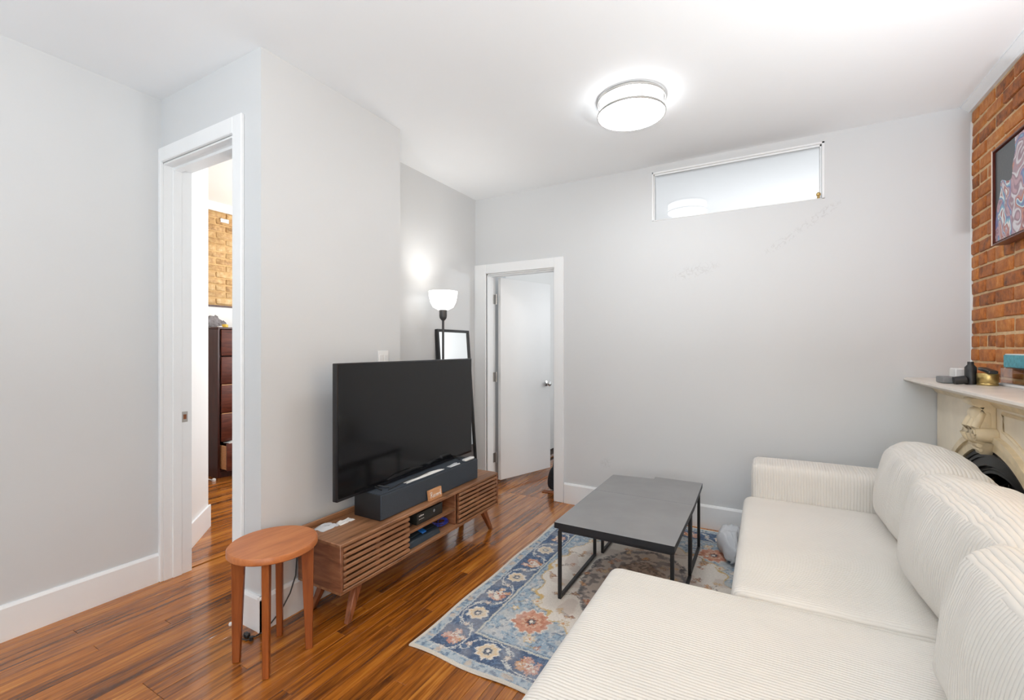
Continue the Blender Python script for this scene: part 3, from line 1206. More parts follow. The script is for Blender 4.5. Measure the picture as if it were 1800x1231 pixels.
# worn, woven look: every knot takes its colour from a slightly displaced spot
jx = np.clip((np.arange(nxr)[:, None] + rng.normal(0, 0.75, (nxr, nyr)) + 2.5 * (n40 - 0.5)).round().astype(int), 0, nxr - 1)
jy = np.clip((np.arange(nyr)[None, :] + rng.normal(0, 0.75, (nxr, nyr)) + 2.5 * (lat_noise(0, 45, 8) - 0.5)).round().astype(int), 0, nyr - 1)
edge_keep = (dm < 0.016)[..., None]
colr = np.where(edge_keep, colr, colr[jx, jy])
fade = (np.clip((n12 - 0.55) * 1.2, 0, 0.25) + 0.04)[..., None]
colr = colr * (1 - fade) + np.array(S(206, 200, 194)) * fade * 0.9 + colr * fade * 0.1
hz = 0.008 + 0.0006 * (n12 - 0.5)
wav = 0.0025 * np.clip((0.10 - gy) / 0.10, 0, 1) * (0.5 + 0.5 * np.sin(gx * 17 + 0.6))
hz = hz + wav
wy = 0.006 * np.sin(gx * 15) * np.clip((0.25 - gy) / 0.25, 0, 1)
wx = 0.004 * np.sin(gy * 11) * np.clip((0.2 - gx) / 0.2, 0, 1)
vert = np.stack([gx + wx, gy + wy, hz], -1).reshape(-1, 3)
idx = np.arange(nxr * nyr).reshape(nxr, nyr)
quad = np.stack([idx[:-1, :-1], idx[1:, :-1], idx[1:, 1:], idx[:-1, 1:]], -1).reshape(-1, 4)


def grid_mesh(name, vert, quad, col, mat):
    me = bpy.data.meshes.new(name)
    me.vertices.add(len(vert))
    me.vertices.foreach_set('co', vert.astype(np.float32).ravel())
    me.loops.add(quad.size)
    me.loops.foreach_set('vertex_index', quad.astype(np.int32).ravel())
    me.polygons.add(len(quad))
    me.polygons.foreach_set('loop_start', np.arange(0, quad.size, 4, dtype=np.int32))
    me.update(calc_edges=True)
    me.validate()
    at = me.color_attributes.new('print', 'FLOAT_COLOR', 'POINT')
    rgba_ = np.ones((len(vert), 4), np.float32)
    rgba_[:, :3] = np.clip(col.reshape(-1, 3), 0, 1)
    at.data.foreach_set('color', rgba_.ravel())
    me.materials.append(mat)
    for pl in me.polygons:
        pl.use_smooth = True
    return me


rug = thing('area_rug', 'blue and cream oriental rug with flower border under the black coffee tables', 'rug', (RX0, RY0, 0))
pile = bpy.data.objects.new('rug_pile', grid_mesh('rug_pile', vert, quad, colr, M['rug']))
COL.objects.link(pile)
pile.parent = rug
# bound edge: follows the wavy border of the pile
V3 = vert.reshape(nxr, nyr, 3)
per = [V3[i, 0] for i in range(0, nxr, 6)] + [V3[-1, j] for j in range(0, nyr, 6)] + [V3[i, -1] for i in range(nxr - 1, -1, -6)] + [V3[0, j] for j in range(nyr - 1, -1, -6)]
pp = []
for q in per:
    q = (float(q[0]) + RX0, float(q[1]) + RY0, max(0.0045, float(q[2]) * 0.5 + 0.0005))
    if not pp or (Vector(q) - Vector(pp[-1])).length > 0.003:
        pp.append(q)
b = nb()
tube(b, pp, 0.004, 6, closed=True, rz=0.0042)
obj('rug_binding', b, M['rug_edge'], rug)

# ------------------------------------------------------------------ sectional sofa
sofa = thing('sectional_sofa', 'off-white ribbed corduroy sectional sofa with chaise in front of the fireplace', 'sofa', (0.3, 2.2, 0.0))


def soft(name, x0, x1, y0, y1, z0, z1, r, mat, bulge=(0, 0, 0), n=16, wr=0.0, seed=0, rot=None, parent=None, crease=None):
    bb = nb()
    mt = Matrix.Translation(((x0 + x1) / 2, (y0 + y1) / 2, (z0 + z1) / 2))
    if rot is not None:
        mt = mt @ rot
    rbox(bb, x1 - x0, y1 - y0, z1 - z0, r, n, bulge, wr, seed, mt)
    return obj(name, bb, mat, parent or sofa)


SEAT = 0.43
soft('seat', -0.115, 0.80, 1.875, 3.14, 0.0125, SEAT, 0.045, M['rib_y'], (0.0, 0, 0.012), 24)
soft('chaise_seat', -0.565, 0.80, 0.84, 1.868, 0.0125, SEAT, 0.05, M['rib_y'], (0.0, 0, 0.014), 24)
soft('armrest', -0.075, 0.80, 3.125, 3.40, 0.0125, 0.62, 0.04, M['rib_x'], (0.0, 0.0, 0.01), 16)
soft('back_frame', 0.70, 0.868, 0.84, 3.40, 0.0125, 0.64, 0.05, M['rib_y'], (0, 0, 0), 16)


def cushion(y0, y1, x0, th, z0, h, lean, seed, yaw=0):
    """back cushion: ribbed face and a boxing strip along the top"""
    bb = nb()
    w = y1 - y0
    rbox(bb, th, w, h, 0.085, 26, (0.05, 0.015, 0.02), 0.010, seed)
    # slump: the top leans back, the bottom pushes forward
    for v in bb.verts:
        f = v.co.z / h
        v.co.x += 0.02 * (-f) ** 2
        rel = v.co.y / (w / 2)
        # gathered folds near the top edge and the corners
        fold = math.exp(-((v.co.z - h * 0.34) / 0.06) ** 2) * 0.005 * math.sin(v.co.y * 70 + seed)
        if v.co.x < 0:
            v.co.x += fold
        v.co.z -= 0.02 * rel * rel * max(0, f + 0.5)
    mt = Matrix.Translation((x0 + th / 2, (y0 + y1) / 2, z0 + h / 2)) @ R(yaw, 'Z') @ R(lean, 'Y')
    bb.normal_update()
    for f in bb.faces:
        n_ = f.normal
        f.material_index = 1 if (n_.z > 0.55 or n_.x > 0.6) else 0
    bmesh.ops.transform(bb, matrix=mt, verts=bb.verts)
    o = obj('back_cushion', bb, None, sofa, mats=[M['rib_y'], M['rib_x']])
    # piping seam along the boxing strip
    return o


cushion(2.40, 3.135, 0.535, 0.25, 0.405, 0.445, 9, 1)
cushion(1.63, 2.40, 0.50, 0.27, 0.405, 0.445, 10, 2, 3)
cushion(0.86, 1.64, 0.43, 0.30, 0.405, 0.44, 11, 3, 4)

# ------------------------------------------------------------------ coffee tables


def loop_leg(bb, x, y0, y1, zt, s=0.017):
    h_ = s / 2
    box(bb, x - h_, x + h_, y0 - h_, y0 + h_, 0.0095, zt, 0.002)
    box(bb, x - h_, x + h_, y1 - h_, y1 + h_, 0.0095, zt, 0.002)
    return bb


def ctable(label, tops, legs_x, ly0, ly1, zt, apron):
    y0 = min(p[1] for p in tops)
    t = thing('coffee_table', label, 'coffee table', ((legs_x[0] + legs_x[1]) / 2, (ly0 + ly1) / 2, 0.0095), 'pair of black coffee tables')
    bb = nb()
    prism(bb, tops, 'z', zt - 0.030, zt, 0.0003)
    bb.normal_update()
    for f in bb.faces:
        f.material_index = 0 if f.normal.z > 0.9 else 1
    obj('table_top', bb, None, t, smooth=False, mats=[M['table_sheen'], M['apron']])
    bb = nb()
    x0, x1 = legs_x
    for xx in (x0, x1):
        box(bb, xx - .009, xx + .009, ly0, ly1, zt - 0.030 - apron, zt - 0.030, 0.001)
    for yy in (ly0, ly1):
        box(bb, x0, x1, yy - .009, yy + .009, zt - 0.030 - apron, zt - 0.030, 0.001)
    obj('apron', bb, M['apron'], t)
    for xx in (x0, x1):
        for yy in (ly0, ly1):
            bb = nb()
            box(bb, xx - .0085, xx + .0085, yy - .0085, yy + .0085, 0.0095, zt - 0.030 - apron + 0.002, 0.0015)
            obj('leg', bb, M['black_metal'], t)
        bb = nb()
        box(bb, xx - .0084, xx + .0084, ly0, ly1, 0.0095, 0.0255, 0.0015)
        obj('floor_bar', bb, M['black_metal'], t)
    return t


ctable('black coffee table nearest the chaise, flat rectangular top on thin metal loop legs',
       [(-0.962, 2.170), (-0.362, 2.170), (-0.358, 2.7985), (-0.958, 2.7985)], (-0.945, -0.378), 2.205, 2.765, 0.42, 0.024)
ctable('black coffee table standing behind the other one, closest to the back wall',
       [(-0.956, 2.799), (-0.358, 2.799), (-0.368, 3.279), (-0.677, 3.280), (-0.674, 3.226), (-0.954, 3.192)], (-0.915, -0.382), 2.83, 3.20, 0.42, 0.016)

# ------------------------------------------------------------------ tv stand
SX0, SX1, SY0, SY1, SZ0, SZ1 = -2.046, -1.735, 1.455, 2.888, 0.165, 0.405
stand = thing('tv_stand', 'walnut TV stand with slatted sliding doors under the television', 'tv stand', ((SX0 + SX1) / 2, (SY0 + SY1) / 2, 0))
T = 0.018
b = nb(); box(b, SX0, SX1, SY0, SY1, SZ1 - T, SZ1, 0.003); obj('top_panel', b, M['walnut'], stand)
b = nb(); box(b, SX0, SX1, SY0, SY1, SZ0, SZ0 + T, 0.003); obj('bottom_panel', b, M['walnut'], stand)
for (y0, y1) in ((SY0, SY0 + T), (SY1 - T, SY1)):
    b = nb(); box(b, SX0, SX1, y0, y1, SZ0 + T * .5, SZ1 - T * .5, 0.003); obj('side_panel', b, M['walnut_x'], stand)
b = nb(); box(b, SX0, SX0 + 0.006, SY0 + T, SY1 - T, SZ0 + T, SZ1 - T); obj('back_panel', b, M['walnut_x'], stand)
b = nb(); box(b, SX0, SX0 + 0.014, SY0 + 0.02, SY1 - 0.02, SZ1, SZ1 + 0.028, 0.003); obj('back_rail', b, M['walnut'], stand)
for yy in (1.935, 2.385):
    b = nb(); box(b, SX0 + 0.006, SX1 - 0.022, yy - 0.008, yy + 0.008, SZ0 + T, SZ1 - T, 0.001); obj('divider', b, M['walnut_x'], stand)
b = nb(); box(b, SX0 + 0.006, SX1 - 0.018, 1.943, 2.377, 0.276, 0.290, 0.001); obj('shelf', b, M['walnut'], stand)
for (dy0, dy1) in ((1.476, 1.932), (2.402, 2.868)):
    b = nb()
    zA, zB = SZ0 + T + 0.001, SZ1 - T - 0.001
    xA, xB = SX1 - 0.022, SX1 - 0.012
    ym = (dy0 + dy1) / 2
    prism(b, [(dy0 + .001, zA), (dy0 + .023, zA), (dy0 + .023, zB - .012), (ym - .011, zB - .012), (ym - .011, zA), (ym + .011, zA), (ym + .011, zB - .012),
              (dy1 - .023, zB - .012), (dy1 - .023, zA), (dy1 - .001, zA), (dy1 - .001, zB), (dy0 + .001, zB)], 'x', xA, xB)
    door = obj('slatted_door', b, M['walnut_x'], stand)
    ns = 7
    pit = (zB - zA) / ns
    sl_me = None
    for k in range(ns):
        zc = zA + (k + 0.5) * pit
        if sl_me is None:
            bb = nb()
            box(bb, xB - 0.002, SX1 - 0.001, dy0, dy1, zc - pit * 0.30, zc + pit * 0.30, 0.002)
            s0 = obj('slat', bb, M['walnut'], door)
            sl_me = s0
        else:
            s1 = sl_me.copy()
            COL.objects.link(s1)
            s1.parent = door
            s1.location.z = k * pit
for (yt, yf) in ((1.600, 1.520), (2.745, 2.825)):
    for (xt, xf) in ((-1.785, -1.762), (-1.995, -2.018)):
        b = nb()
        a, c = 0.0125, 0.022
        hexa(b, [(xf - a, yf - a, 0.0), (xf + a, yf - a, 0.0), (xf + a, yf + a, 0.0), (xf - a, yf + a, 0.0)],
             [(xt - c, yt - c, SZ0 + 0.002), (xt + c, yt - c, SZ0 + 0.002), (xt + c, yt + c, SZ0 + 0.002), (xt - c, yt + c, SZ0 + 0.002)])
        obj('leg', b, M['walnut_leg'], stand)
b = nb()
box(b, -1.93, -1.85, 1.66, 2.68, SZ0 - 0.03, SZ0 + 0.001, 0.002)
obj('underside_rail', b, M['walnut'], stand)

# ------------------------------------------------------------------ television
tvw, tvh, tvt = 1.262, 0.703, 0.030
tv = thing('television', 'large black flat-screen television standing behind and over the dark speaker box', 'television', (-1.905, 2.185, 0.545), rotz=math.radians(90 + 2.0))
# local: x along width, -y = front
b = nb(); box(b, -tvw / 2, tvw / 2, -0.004, tvt, 0.004, 0.004 + tvh, 0.004, 2); obj('housing', b, M['tv_bezel'], tv)
b = nb(); box(b, -tvw / 2 + 0.008, tvw / 2 - 0.008, -0.0062, -0.003, 0.004 + 0.016, 0.004 + tvh - 0.008, 0.0005); obj('screen', b, M['tv_screen'], tv)
b = nb(); box(b, -0.30, 0.30, tvt, tvt + 0.035, 0.06, 0.42, 0.012); obj('rear_casing', b, M['plastic_dark'], tv)
for sx in (-0.37, 0.40):
    b = nb()
    tube(b, [(sx, 0.03, 0.012), (sx, -0.01, 0.014), (sx, -0.055, 0.0045)], 0.004, 8)
    tube(b, [(sx, 0.03, 0.012), (sx + 0.03, -0.01, 0.014), (sx + 0.06, -0.055, 0.0045)], 0.004, 8)
    obj('foot', b, M['plastic_dark'], tv)

# ------------------------------------------------------------------ soundbar
sb = thing('soundbar', 'long dark grey cloth-fronted speaker box lying in front of the television', 'speaker', (-1.885, 2.22, SZ1))
b = nb(); box(b, -1.985, -1.789, 1.758, 2.690, SZ1 + 0.0005, 0.542, 0.004, 2); obj('cabinet', b, M['speaker_side'], sb)
b = nb(); box(b, -1.7925, -1.7845, 1.760, 2.688, SZ1 + 0.003, 0.541, 0.003); obj('grille', b, M['speaker_cloth'], sb)
b = nb(); box(b, -1.98, -1.795, 1.765, 2.684, 0.541, 0.5445, 0.001); obj('top_plate', b, M['speaker_cloth'], sb)

# ------------------------------------------------------------------ small things on and in the stand
# wooden sign
sg = thing('wooden_sign', 'small wooden block sign with white handwriting leaning on the dark speaker box', 'sign', (-1.762, 2.188, SZ1))
Ms = Matrix.Translation((-1.764, 2.188, SZ1 + 0.0005)) @ R(-7, 'Y')
b = nb(); box(b, -0.009, 0.009, -0.060, 0.060, 0.0, 0.064, 0.002)
bmesh.ops.transform(b, matrix=Ms, verts=b.verts)
obj('block', b, M['sign_wood'], sg)
# handwriting strokes, units: 1 = letter height
lets = {
    'R': ([[(.05, 0), (.15, 1.0)], [(0, .85), (.2, 1.02), (.42, .9), (.38, .62), (.15, .5)], [(.18, .5), (.45, .05), (.55, .02)]], .58),
    'e': ([[(0, .2), (.25, .3), (.22, .45), (.1, .45), (.02, .25), (.1, .03), (.3, .08)]], .34),
    'c': ([[(.25, .38), (.12, .45), (.02, .25), (.1, .03), (.3, .1)]], .33),
    'o': ([[(.15, .45), (.02, .25), (.12, .02), (.26, .2), (.2, .42), (.14, .44), (.34, .4)]], .36),
    'r': ([[(.03, .02), (.06, .42), (.08, .25), (.2, .45), (.3, .4)]], .33),
    'd': ([[(.26, .35), (.12, .45), (.02, .2), (.1, .02), (.24, .15), (.34, 1.0)], [(.26, .4), (.28, .1), (.4, .04)]], .42)}
b = nb()
cx_ = 0.0
tot = sum(lets[c][1] for c in 'Record')
sc_ = 0.100 / tot
for ch in 'Record':
    for st in lets[ch][0]:
        tube(b, [(0.0092, -0.050 + (cx_ + p[0]) * sc_, 0.017 + p[1] * 0.034) for p in st], 0.0016, 5)
    cx_ += lets[ch][1]
bmesh.ops.transform(b, matrix=Ms, verts=b.verts)
obj('lettering', b, M['white_print'], sg)

# cable modem on the shelf
mo = thing('cable_modem', 'flat black cable modem box on the middle shelf of the TV stand', 'modem', (-1.86, 2.15, 0.290))
b = nb(); box(b, -1.955, -1.775, 2.035, 2.275, 0.2905, 0.358, 0.004, 2); obj('case', b, M['modem'], mo)
b = nb()
tt = nb(); lathe(tt, [(0, 0), (.009, 0), (.009, .002), (0, .002)], 0, 0, 18, Matrix.Translation((-1.7755, 2.19, 0.333)) @ R(90, 'Y'))
me_ = bpy.data.meshes.new('t'); tt.to_mesh(me_); tt.free(); b.from_mesh(me_); bpy.data.meshes.remove(me_)
obj('round_emblem', b, M['chrome'], mo)
b = nb()
for i in range(6):
    box(b, -1.7755, -1.7742, 2.052 + i * 0.0075, 2.052 + i * 0.0075 + 0.005, 0.336, 0.336 + (0.006 if i != 2 else 0.009))
for i in range(4):
    box(b, -1.7755, -1.7746, 2.052 + i * 0.012, 2.052 + i * 0.012 + 0.009, 0.318, 0.3205)
obj('printed_marks', b, M['white_print'], mo)
b = nb(); box(b, -1.94, -1.80, 1.972, 2.020, 0.2905, 0.306, 0.002)
solo('power_adapter', b, M['plastic_dark'], 'small black power adapter to the left of the cable modem on the shelf', 'adapter', (-1.87, 1.996, 0.2905))
b = nb(); box(b, -1.90, -1.79, 2.283, 2.290, 0.2905, 0.352, 0.001)
solo('white_card', b, M['paper'], 'thin white card standing upright against the right side of the cable modem', 'card', (-1.845, 2.286, 0.2905))
# router below
ro = thing('router', 'wedge-shaped dark router on the bottom board of the TV stand', 'router', (-1.86, 2.10, SZ0 + T))
b = nb()
prism(b, [(-1.760, SZ0 + T + .0005), (-1.775, SZ0 + T + .030), (-1.80, SZ0 + T + .038), (-1.95, SZ0 + T + .045), (-1.955, SZ0 + T + .0005)], 'y', 1.962, 2.235, 0.002)
obj('case', b, M['router'], ro)
b = nb()
prism(b, [(-1.800, SZ0 + T + .041), (-1.83, SZ0 + T + .052), (-1.955, SZ0 + T + .060), (-1.955, SZ0 + T + .045), (-1.80, SZ0 + T + .0378)], 'y', 1.972, 2.225, 0.001)
obj('upper_cover', b, M['router'], ro)
b = nb()
box(b, -1.86, -1.775, 2.085, 2.120, 0, 0.010, 0.002, 1)
bmesh.ops.transform(b, matrix=Matrix.Translation((0, 0, SZ0 + T + 0.0535)) @ Matrix.Translation((-1.82, 0, 0)) @ R(16, 'Y') @ Matrix.Translation((1.82, 0, 0)), verts=b.verts)
solo('usb_stick', b, M['blue_bright'], 'small bright blue plastic piece lying on top of the router', 'plastic piece', (-1.82, 2.10, SZ0 + T + 0.055))
b = nb()
pts = []
for i in range(140):
    a = i / 140 * 2 * math.pi * 5
    r_ = 0.034 + 0.012 * math.sin(i * 0.11)
    pts.append((-1.83 + 0.030 * math.cos(a * 1.02) + 0.01 * math.sin(i * .3), 2.305 + r_ * math.cos(a) * 1.25 + 0.004 * math.sin(i), SZ0 + T + 0.0035 + 0.030 + 0.030 * math.sin(a) * (0.7 + 0.3 * math.sin(i * .05))))
tube(b, pts, 0.0022, 6)
tube(b, [(-1.83, 2.30, SZ0 + T + .06), (-1.80, 2.26, SZ0 + T + .03), (-1.80, 2.242, SZ0 + T + .012)], 0.0022, 6)
solo('ethernet_cable', b, M['blue'], 'coiled blue network cable beside the router in the TV stand', 'cable', (-1.83, 2.305, SZ0 + T))


def crumple(bb, cx, cy, z, rx, ry, h, n, seed, thick=0.0015):
    """crumpled sheet standing on z"""
    g = []
    for i in range(n + 1):
        row = []
        for j in range(n + 1):
            u_, v_ = i / n * 2 - 1, j / n * 2 - 1
            f = max(0, 1 - max(abs(u_), abs(v_)) ** 3)
            nz = mnoise.noise(Vector((u_ * 2.1 + seed, v_ * 2.3, seed * 0.7)))
            n2 = mnoise.noise(Vector((u_ * 5.1, v_ * 5.3 + seed, 3)))
            row.append(Vector((cx + rx * (u_ + 0.18 * n2), cy + ry * (v_ + 0.18 * nz), z + 0.001 + h * f * max(0.0, 0.55 + 0.6 * nz) + h * 0.25 * abs(n2))))
        g.append(row)
    vs = [[bb.verts.new(q) for q in row] for row in g]
    lo = [[bb.verts.new((q.x, q.y, max(z, q.z - thick))) for q in row] for row in g]
    for i in range(n):
        for j in range(n):
            bb.faces.new((vs[i][j], vs[i + 1][j], vs[i + 1][j + 1], vs[i][j + 1]))
            bb.faces.new((lo[i][j], lo[i][j + 1], lo[i + 1][j + 1], lo[i + 1][j]))
    for i in range(n):
        for (A, B) in (((i, 0), (i + 1, 0)), ((i, n), (i + 1, n))):
            bb.faces.new((vs[A[0]][A[1]], vs[B[0]][B[1]], lo[B[0]][B[1]], lo[A[0]][A[1]]))
        for (A, B) in (((0, i), (0, i + 1)), ((n, i), (n, i + 1))):
            bb.faces.new((vs[A[0]][A[1]], vs[B[0]][B[1]], lo[B[0]][B[1]], lo[A[0]][A[1]]))
    bmesh.ops.recalc_face_normals(bb, faces=bb.faces)
    return bb


b = nb(); crumple(b, -1.972, 1.565, SZ1, 0.035, 0.05, 0.022, 8, 2.0)
solo('plastic_wrapper', b, M['film'], 'crumpled clear wrapper on the near end of the TV stand top', 'wrapper', (-1.972, 1.565, SZ1))
b = nb(); crumple(b, -1.950, 1.665, SZ1, 0.022, 0.045, 0.016, 8, 5.0)
solo('paper_scrap', b, M['paper'], 'crumpled white paper scrap on the TV stand, right of the clear wrapper', 'paper', (-1.95, 1.665, SZ1))
b = nb(); crumple(b, -1.822, 2.16, 0.5450, 0.014, 0.17, 0.012, 10, 8.0)
solo('paper_strip', b, M['paper'], 'long white paper strip lying on top of the dark speaker box', 'paper', (-1.822, 2.16, 0.5450))
b = nb(); crumple(b, -1.818, 2.45, 0.5450, 0.016, 0.055, 0.014, 8, 11.0)
solo('plastic_bubble_wrap', b, M['film'], 'short crumpled plastic piece near the middle right of the speaker box top', 'plastic', (-1.818, 2.45, 0.5450))
b = nb(); rbox(b, 0.036, 0.11, 0.016, 0.0075, 8, mt=Matrix.Translation((-1.815, 2.615, 0.5450 + 0.0082)))
solo('remote_control', b, M['plastic_white'], 'white rounded remote lying on the far end of the speaker box', 'remote', (-1.815, 2.615, 0.5450))
b = nb()
tube(b, [(-1.81, 1.84, 0.549), (-1.822, 1.90, 0.549), (-1.83, 1.97, 0.553), (-1.82, 2.06, 0.566), (-1.815, 2.12, 0.562), (-1.822, 2.2, 0.566)], 0.0028, 6)
solo('black_lead', b, M['plastic_dark'], 'thin black lead lying over the speaker box below the television', 'cable', (-1.82, 2.0, 0.5450))

# power cord from the stand to the corner and plugs
b = nb()
tube(b, [(-2.045, 1.449, 0.28), (-2.035, 1.435, 0.20), (-2.028, 1.40, 0.13), (-2.030, 1.36, 0.075), (-2.038, 1.31, 0.030), (-2.040, 1.27, 0.008), (-2.045, 1.235, 0.005), (-2.07, 1.222, 0.005), (-2.11, 1.225, 0.006)], 0.0032, 8)
pc = thing('loose_cable', 'thin black power cord running down from the TV stand to the wall corner', 'cord', (-2.04, 1.24, 0))
obj('lead', b, M['plastic_dark'], pc)
b = nb()
box(b, -2.092, -2.062, 1.208, 1.228, 0.0005, 0.022, 0.004)
lathe(b, [(0, .0005), (.009, .0005), (.009, .016), (0, .018)], -2.040, 1.216, 10)
lathe(b, [(0, .0005), (.008, .0005), (.010, .014), (0, .016)], -2.112, 1.206, 10)
tube(b, [(-2.112, 1.206, .008), (-2.09, 1.196, .005), (-2.05, 1.20, .006), (-2.04, 1.216, .008)], 0.003, 6)
obj('plug', b, M['plastic_dark'], pc)
b = nb(); lathe(b, [(0, .0005), (.007, .0005), (.009, .006), (.006, .014), (0, .016)], -2.235, 1.232, 12)
solo('door_stop', b, M['plastic_white'], 'tiny white rubber stop on the floor by the bedroom door casing', 'door stop', (-2.235, 1.232, 0.0))
b = nb(); lathe(b, [(0, .0005), (.010, .0005), (.010, .006), (.006, .012), (0, .014)], -2.02, 2.735, 12)
solo('bottle_cap', b, M['plastic_white'], 'tiny white cap on the floor under the far end of the TV stand', 'cap', (-2.02, 2.735, 0.0))

# ------------------------------------------------------------------ light switch
sw = thing('light_switch', 'white double rocker light switch plate on the wall above the television', 'light switch', (XT, 2.057, 1.255))
b = nb(); box(b, XT, XT + 0.006, 2.012, 2.102, 1.195, 1.313, 0.003, 2); obj('plate', b, M['plastic_white'], sw)
for yy in (2.036, 2.078):
    b = nb(); box(b, XT + 0.005, XT + 0.010, yy - 0.016, yy + 0.016, 1.222, 1.288, 0.002)
    obj('rocker', b, M['plastic_white'], sw)

# ------------------------------------------------------------------ floor lamp
lx, ly = -2.20, 2.826
fl = thing('floor_lamp', 'black torchiere floor lamp with a lit white bowl shade behind the television', 'floor lamp', (lx, ly, 0))
b = nb(); lathe(b, [(0, 0.0), (.115, 0.0), (.115, .012), (.10, .02), (.02, .026), (0, .026)], lx, ly, 40); obj('base', b, M['lamp_grey'], fl)
b = nb(); lathe(b, [(0, .024), (.0095, .024), (.0095, 1.565), (0, 1.565)], lx, ly, 14); obj('pole', b, M['lamp_grey'], fl)
b = nb(); lathe(b, [(0, 1.545), (.012, 1.545), (.026, 1.562), (.030, 1.58), (.030, 1.627), (0, 1.629)], lx, ly, 24); obj('socket_cover', b, M['lamp_grey'], fl)
b = nb(); lathe(b, [(0, 1.626), (.040, 1.628), (.080, 1.650), (.100, 1.690), (.108, 1.730), (.113, 1.772), (.109, 1.772), (.103, 1.730), (.094, 1.69), (.075, 1.655), (.03, 1.634), (0, 1.634)], lx, ly, 40); obj('bowl_shade', b, M['shade'], fl)

bulb = bpy.data.lights.new('floor_lamp_bulb', 'SPOT')
bulb.energy = 6
bulb.spot_size = math.radians(125)
bulb.spot_blend = 1.0
bulb.shadow_soft_size = 0.05
bulb.color = (1.0, 0.97, 0.93)
bo = bpy.data.objects.new('floor_lamp_bulb', bulb)
COL.objects.link(bo)
bo.location = (lx, ly, 1.735)
bo.rotation_euler = (math.pi, 0, 0)

# ------------------------------------------------------------------ leaning mirror
mi = thing('leaning_mirror', 'tall mirror with thin black frame leaning on the wall behind the television', 'mirror', (-2.30, 3.24, 0))
Mm = Matrix.Translation((-2.288, 3.24, 0.0)) @ R(-4.3, 'Y')
W2, HM = 0.232, 1.495
for (nm, y0, y1, z0, z1) in (('frame_rail', -W2, W2, 0, 0.022), ('frame_rail', -W2, W2, HM - 0.022, HM), ('frame_stile', -W2, -W2 + 0.02, 0.02, HM - 0.02), ('frame_stile', W2 - 0.02, W2, 0.02, HM - 0.02)):
    b = nb(); box(b, -0.035, 0.0, y0, y1, z0, z1, 0.0015)
    bmesh.ops.transform(b, matrix=Mm, verts=b.verts)
    obj(nm, b, M['black_metal'], mi)
b = nb(); box(b, -0.022, -0.012, -W2 + 0.018, W2 - 0.018, 0.02, HM - 0.02)
bmesh.ops.transform(b, matrix=Mm, verts=b.verts)
obj('mirror_glass', b, M['mirror'], mi)

# ------------------------------------------------------------------ oval stool
cx, cy = -1.858, 1.205
st = thing('wooden_stool', 'round cherry-wood stool with four tapered legs by the wall corner', 'stool', (cx, cy, 0))
b = nb(); lathe(b, [(0, 0.465), (.172, 0.465), (.176, .469), (.176, .489), (.172, .494), (0, .494)], cx, cy, 64); obj('seat', b, M['cherry'], st)
for (fx, fy) in ((-1.957, 1.104), (-1.757, 1.108), (-1.766, 1.312), (-1.964, 1.304)):
    dv = Vector((fx - cx, fy - cy, 0)).normalized()
    tx_, ty_ = cx + dv.x * 0.122, cy + dv.y * 0.122
    pv = Vector((-dv.y, dv.x, 0))

    def rect(px, py, hw, hd, z):
        c0 = Vector((px, py, z))
        return [c0 - dv * hd - pv * hw, c0 + dv * hd - pv * hw, c0 + dv * hd + pv * hw, c0 - dv * hd + pv * hw]
    b = nb()
    hexa(b, rect(fx, fy, 0.0125, 0.014, 0.0), rect(tx_ + dv.x * 0.012, ty_ + dv.y * 0.012, 0.0135, 0.026, 0.4655))
    obj('leg', b, M['cherry_leg'], st)

# ------------------------------------------------------------------ ceiling light
cx, cy = -0.668, 2.585
cl = thing('ceiling_light', 'round flush ceiling light with a glowing drum and two nickel rings', 'ceiling light', (cx, cy, H))
b = nb(); lathe(b, [(.176, H - .090), (.168, H - .096), (.10, H - .104), (0, H - .106)], cx, cy, 64); obj('bottom_diffuser', b, M['diffuser'], cl)
b = nb(); lathe(b, [(0, H - .010), (.170, H - .010), (.176, H - .014), (.176, H - .090)], cx, cy, 64); obj('side_diffuser', b, M['diffuser_side'], cl)
b = nb(); lathe(b, [(0, H - .0005), (.180, H - .0005), (.180, H - .010), (0, H - .010)], cx, cy, 64); obj('ceiling_pan', b, M['nickel'], cl)
for zz in (H - .012, H - .088):
    b = nb(); tube(b, [(cx + .187 * math.cos(a), cy + .187 * math.sin(a), zz) for a in [i * 2 * math.pi / 72 for i in range(72)]], 0.004, 8, closed=True, rz=0.007)
    obj('ring', b, M['nickel'], cl)
for k in range(3):
    a = math.radians(62 + 120 * k)
    b = nb(); tube(b, [(cx + .186 * math.cos(a), cy + .186 * math.sin(a), H - .012), (cx + .186 * math.cos(a), cy + .186 * math.sin(a), H - .09)], 0.0025, 6)
    obj('ring_post', b, M['nickel'], cl)

# ------------------------------------------------------------------ fireplace
fp = thing('fireplace', 'cream marble fireplace surround with scroll keystone and black iron arch insert', 'fireplace', (0.98, 2.90, 0))
FX = 0.90
FY0, FY1, FC = 2.17, 3.612, 2.860
ZC = 0.28
R_OUT, R_IN = 0.660, 0.585
# body with arched opening
poly = [(FY0, 0.0), (FY0, 1.115), (FY1, 1.115), (FY1, 0.0), (FC + R_IN, 0.0), (FC + R_IN, ZC)]
for i in range(1, 32):
    a = math.pi * i / 32
    poly.append((FC + R_IN * math.cos(a), ZC + R_IN * math.sin(a)))
poly += [(FC - R_IN, ZC), (FC - R_IN, 0.0)]
b = nb(); prism(b, poly, 'x', FX, XR + 0.01); obj('surround', b, M['marble'], fp)
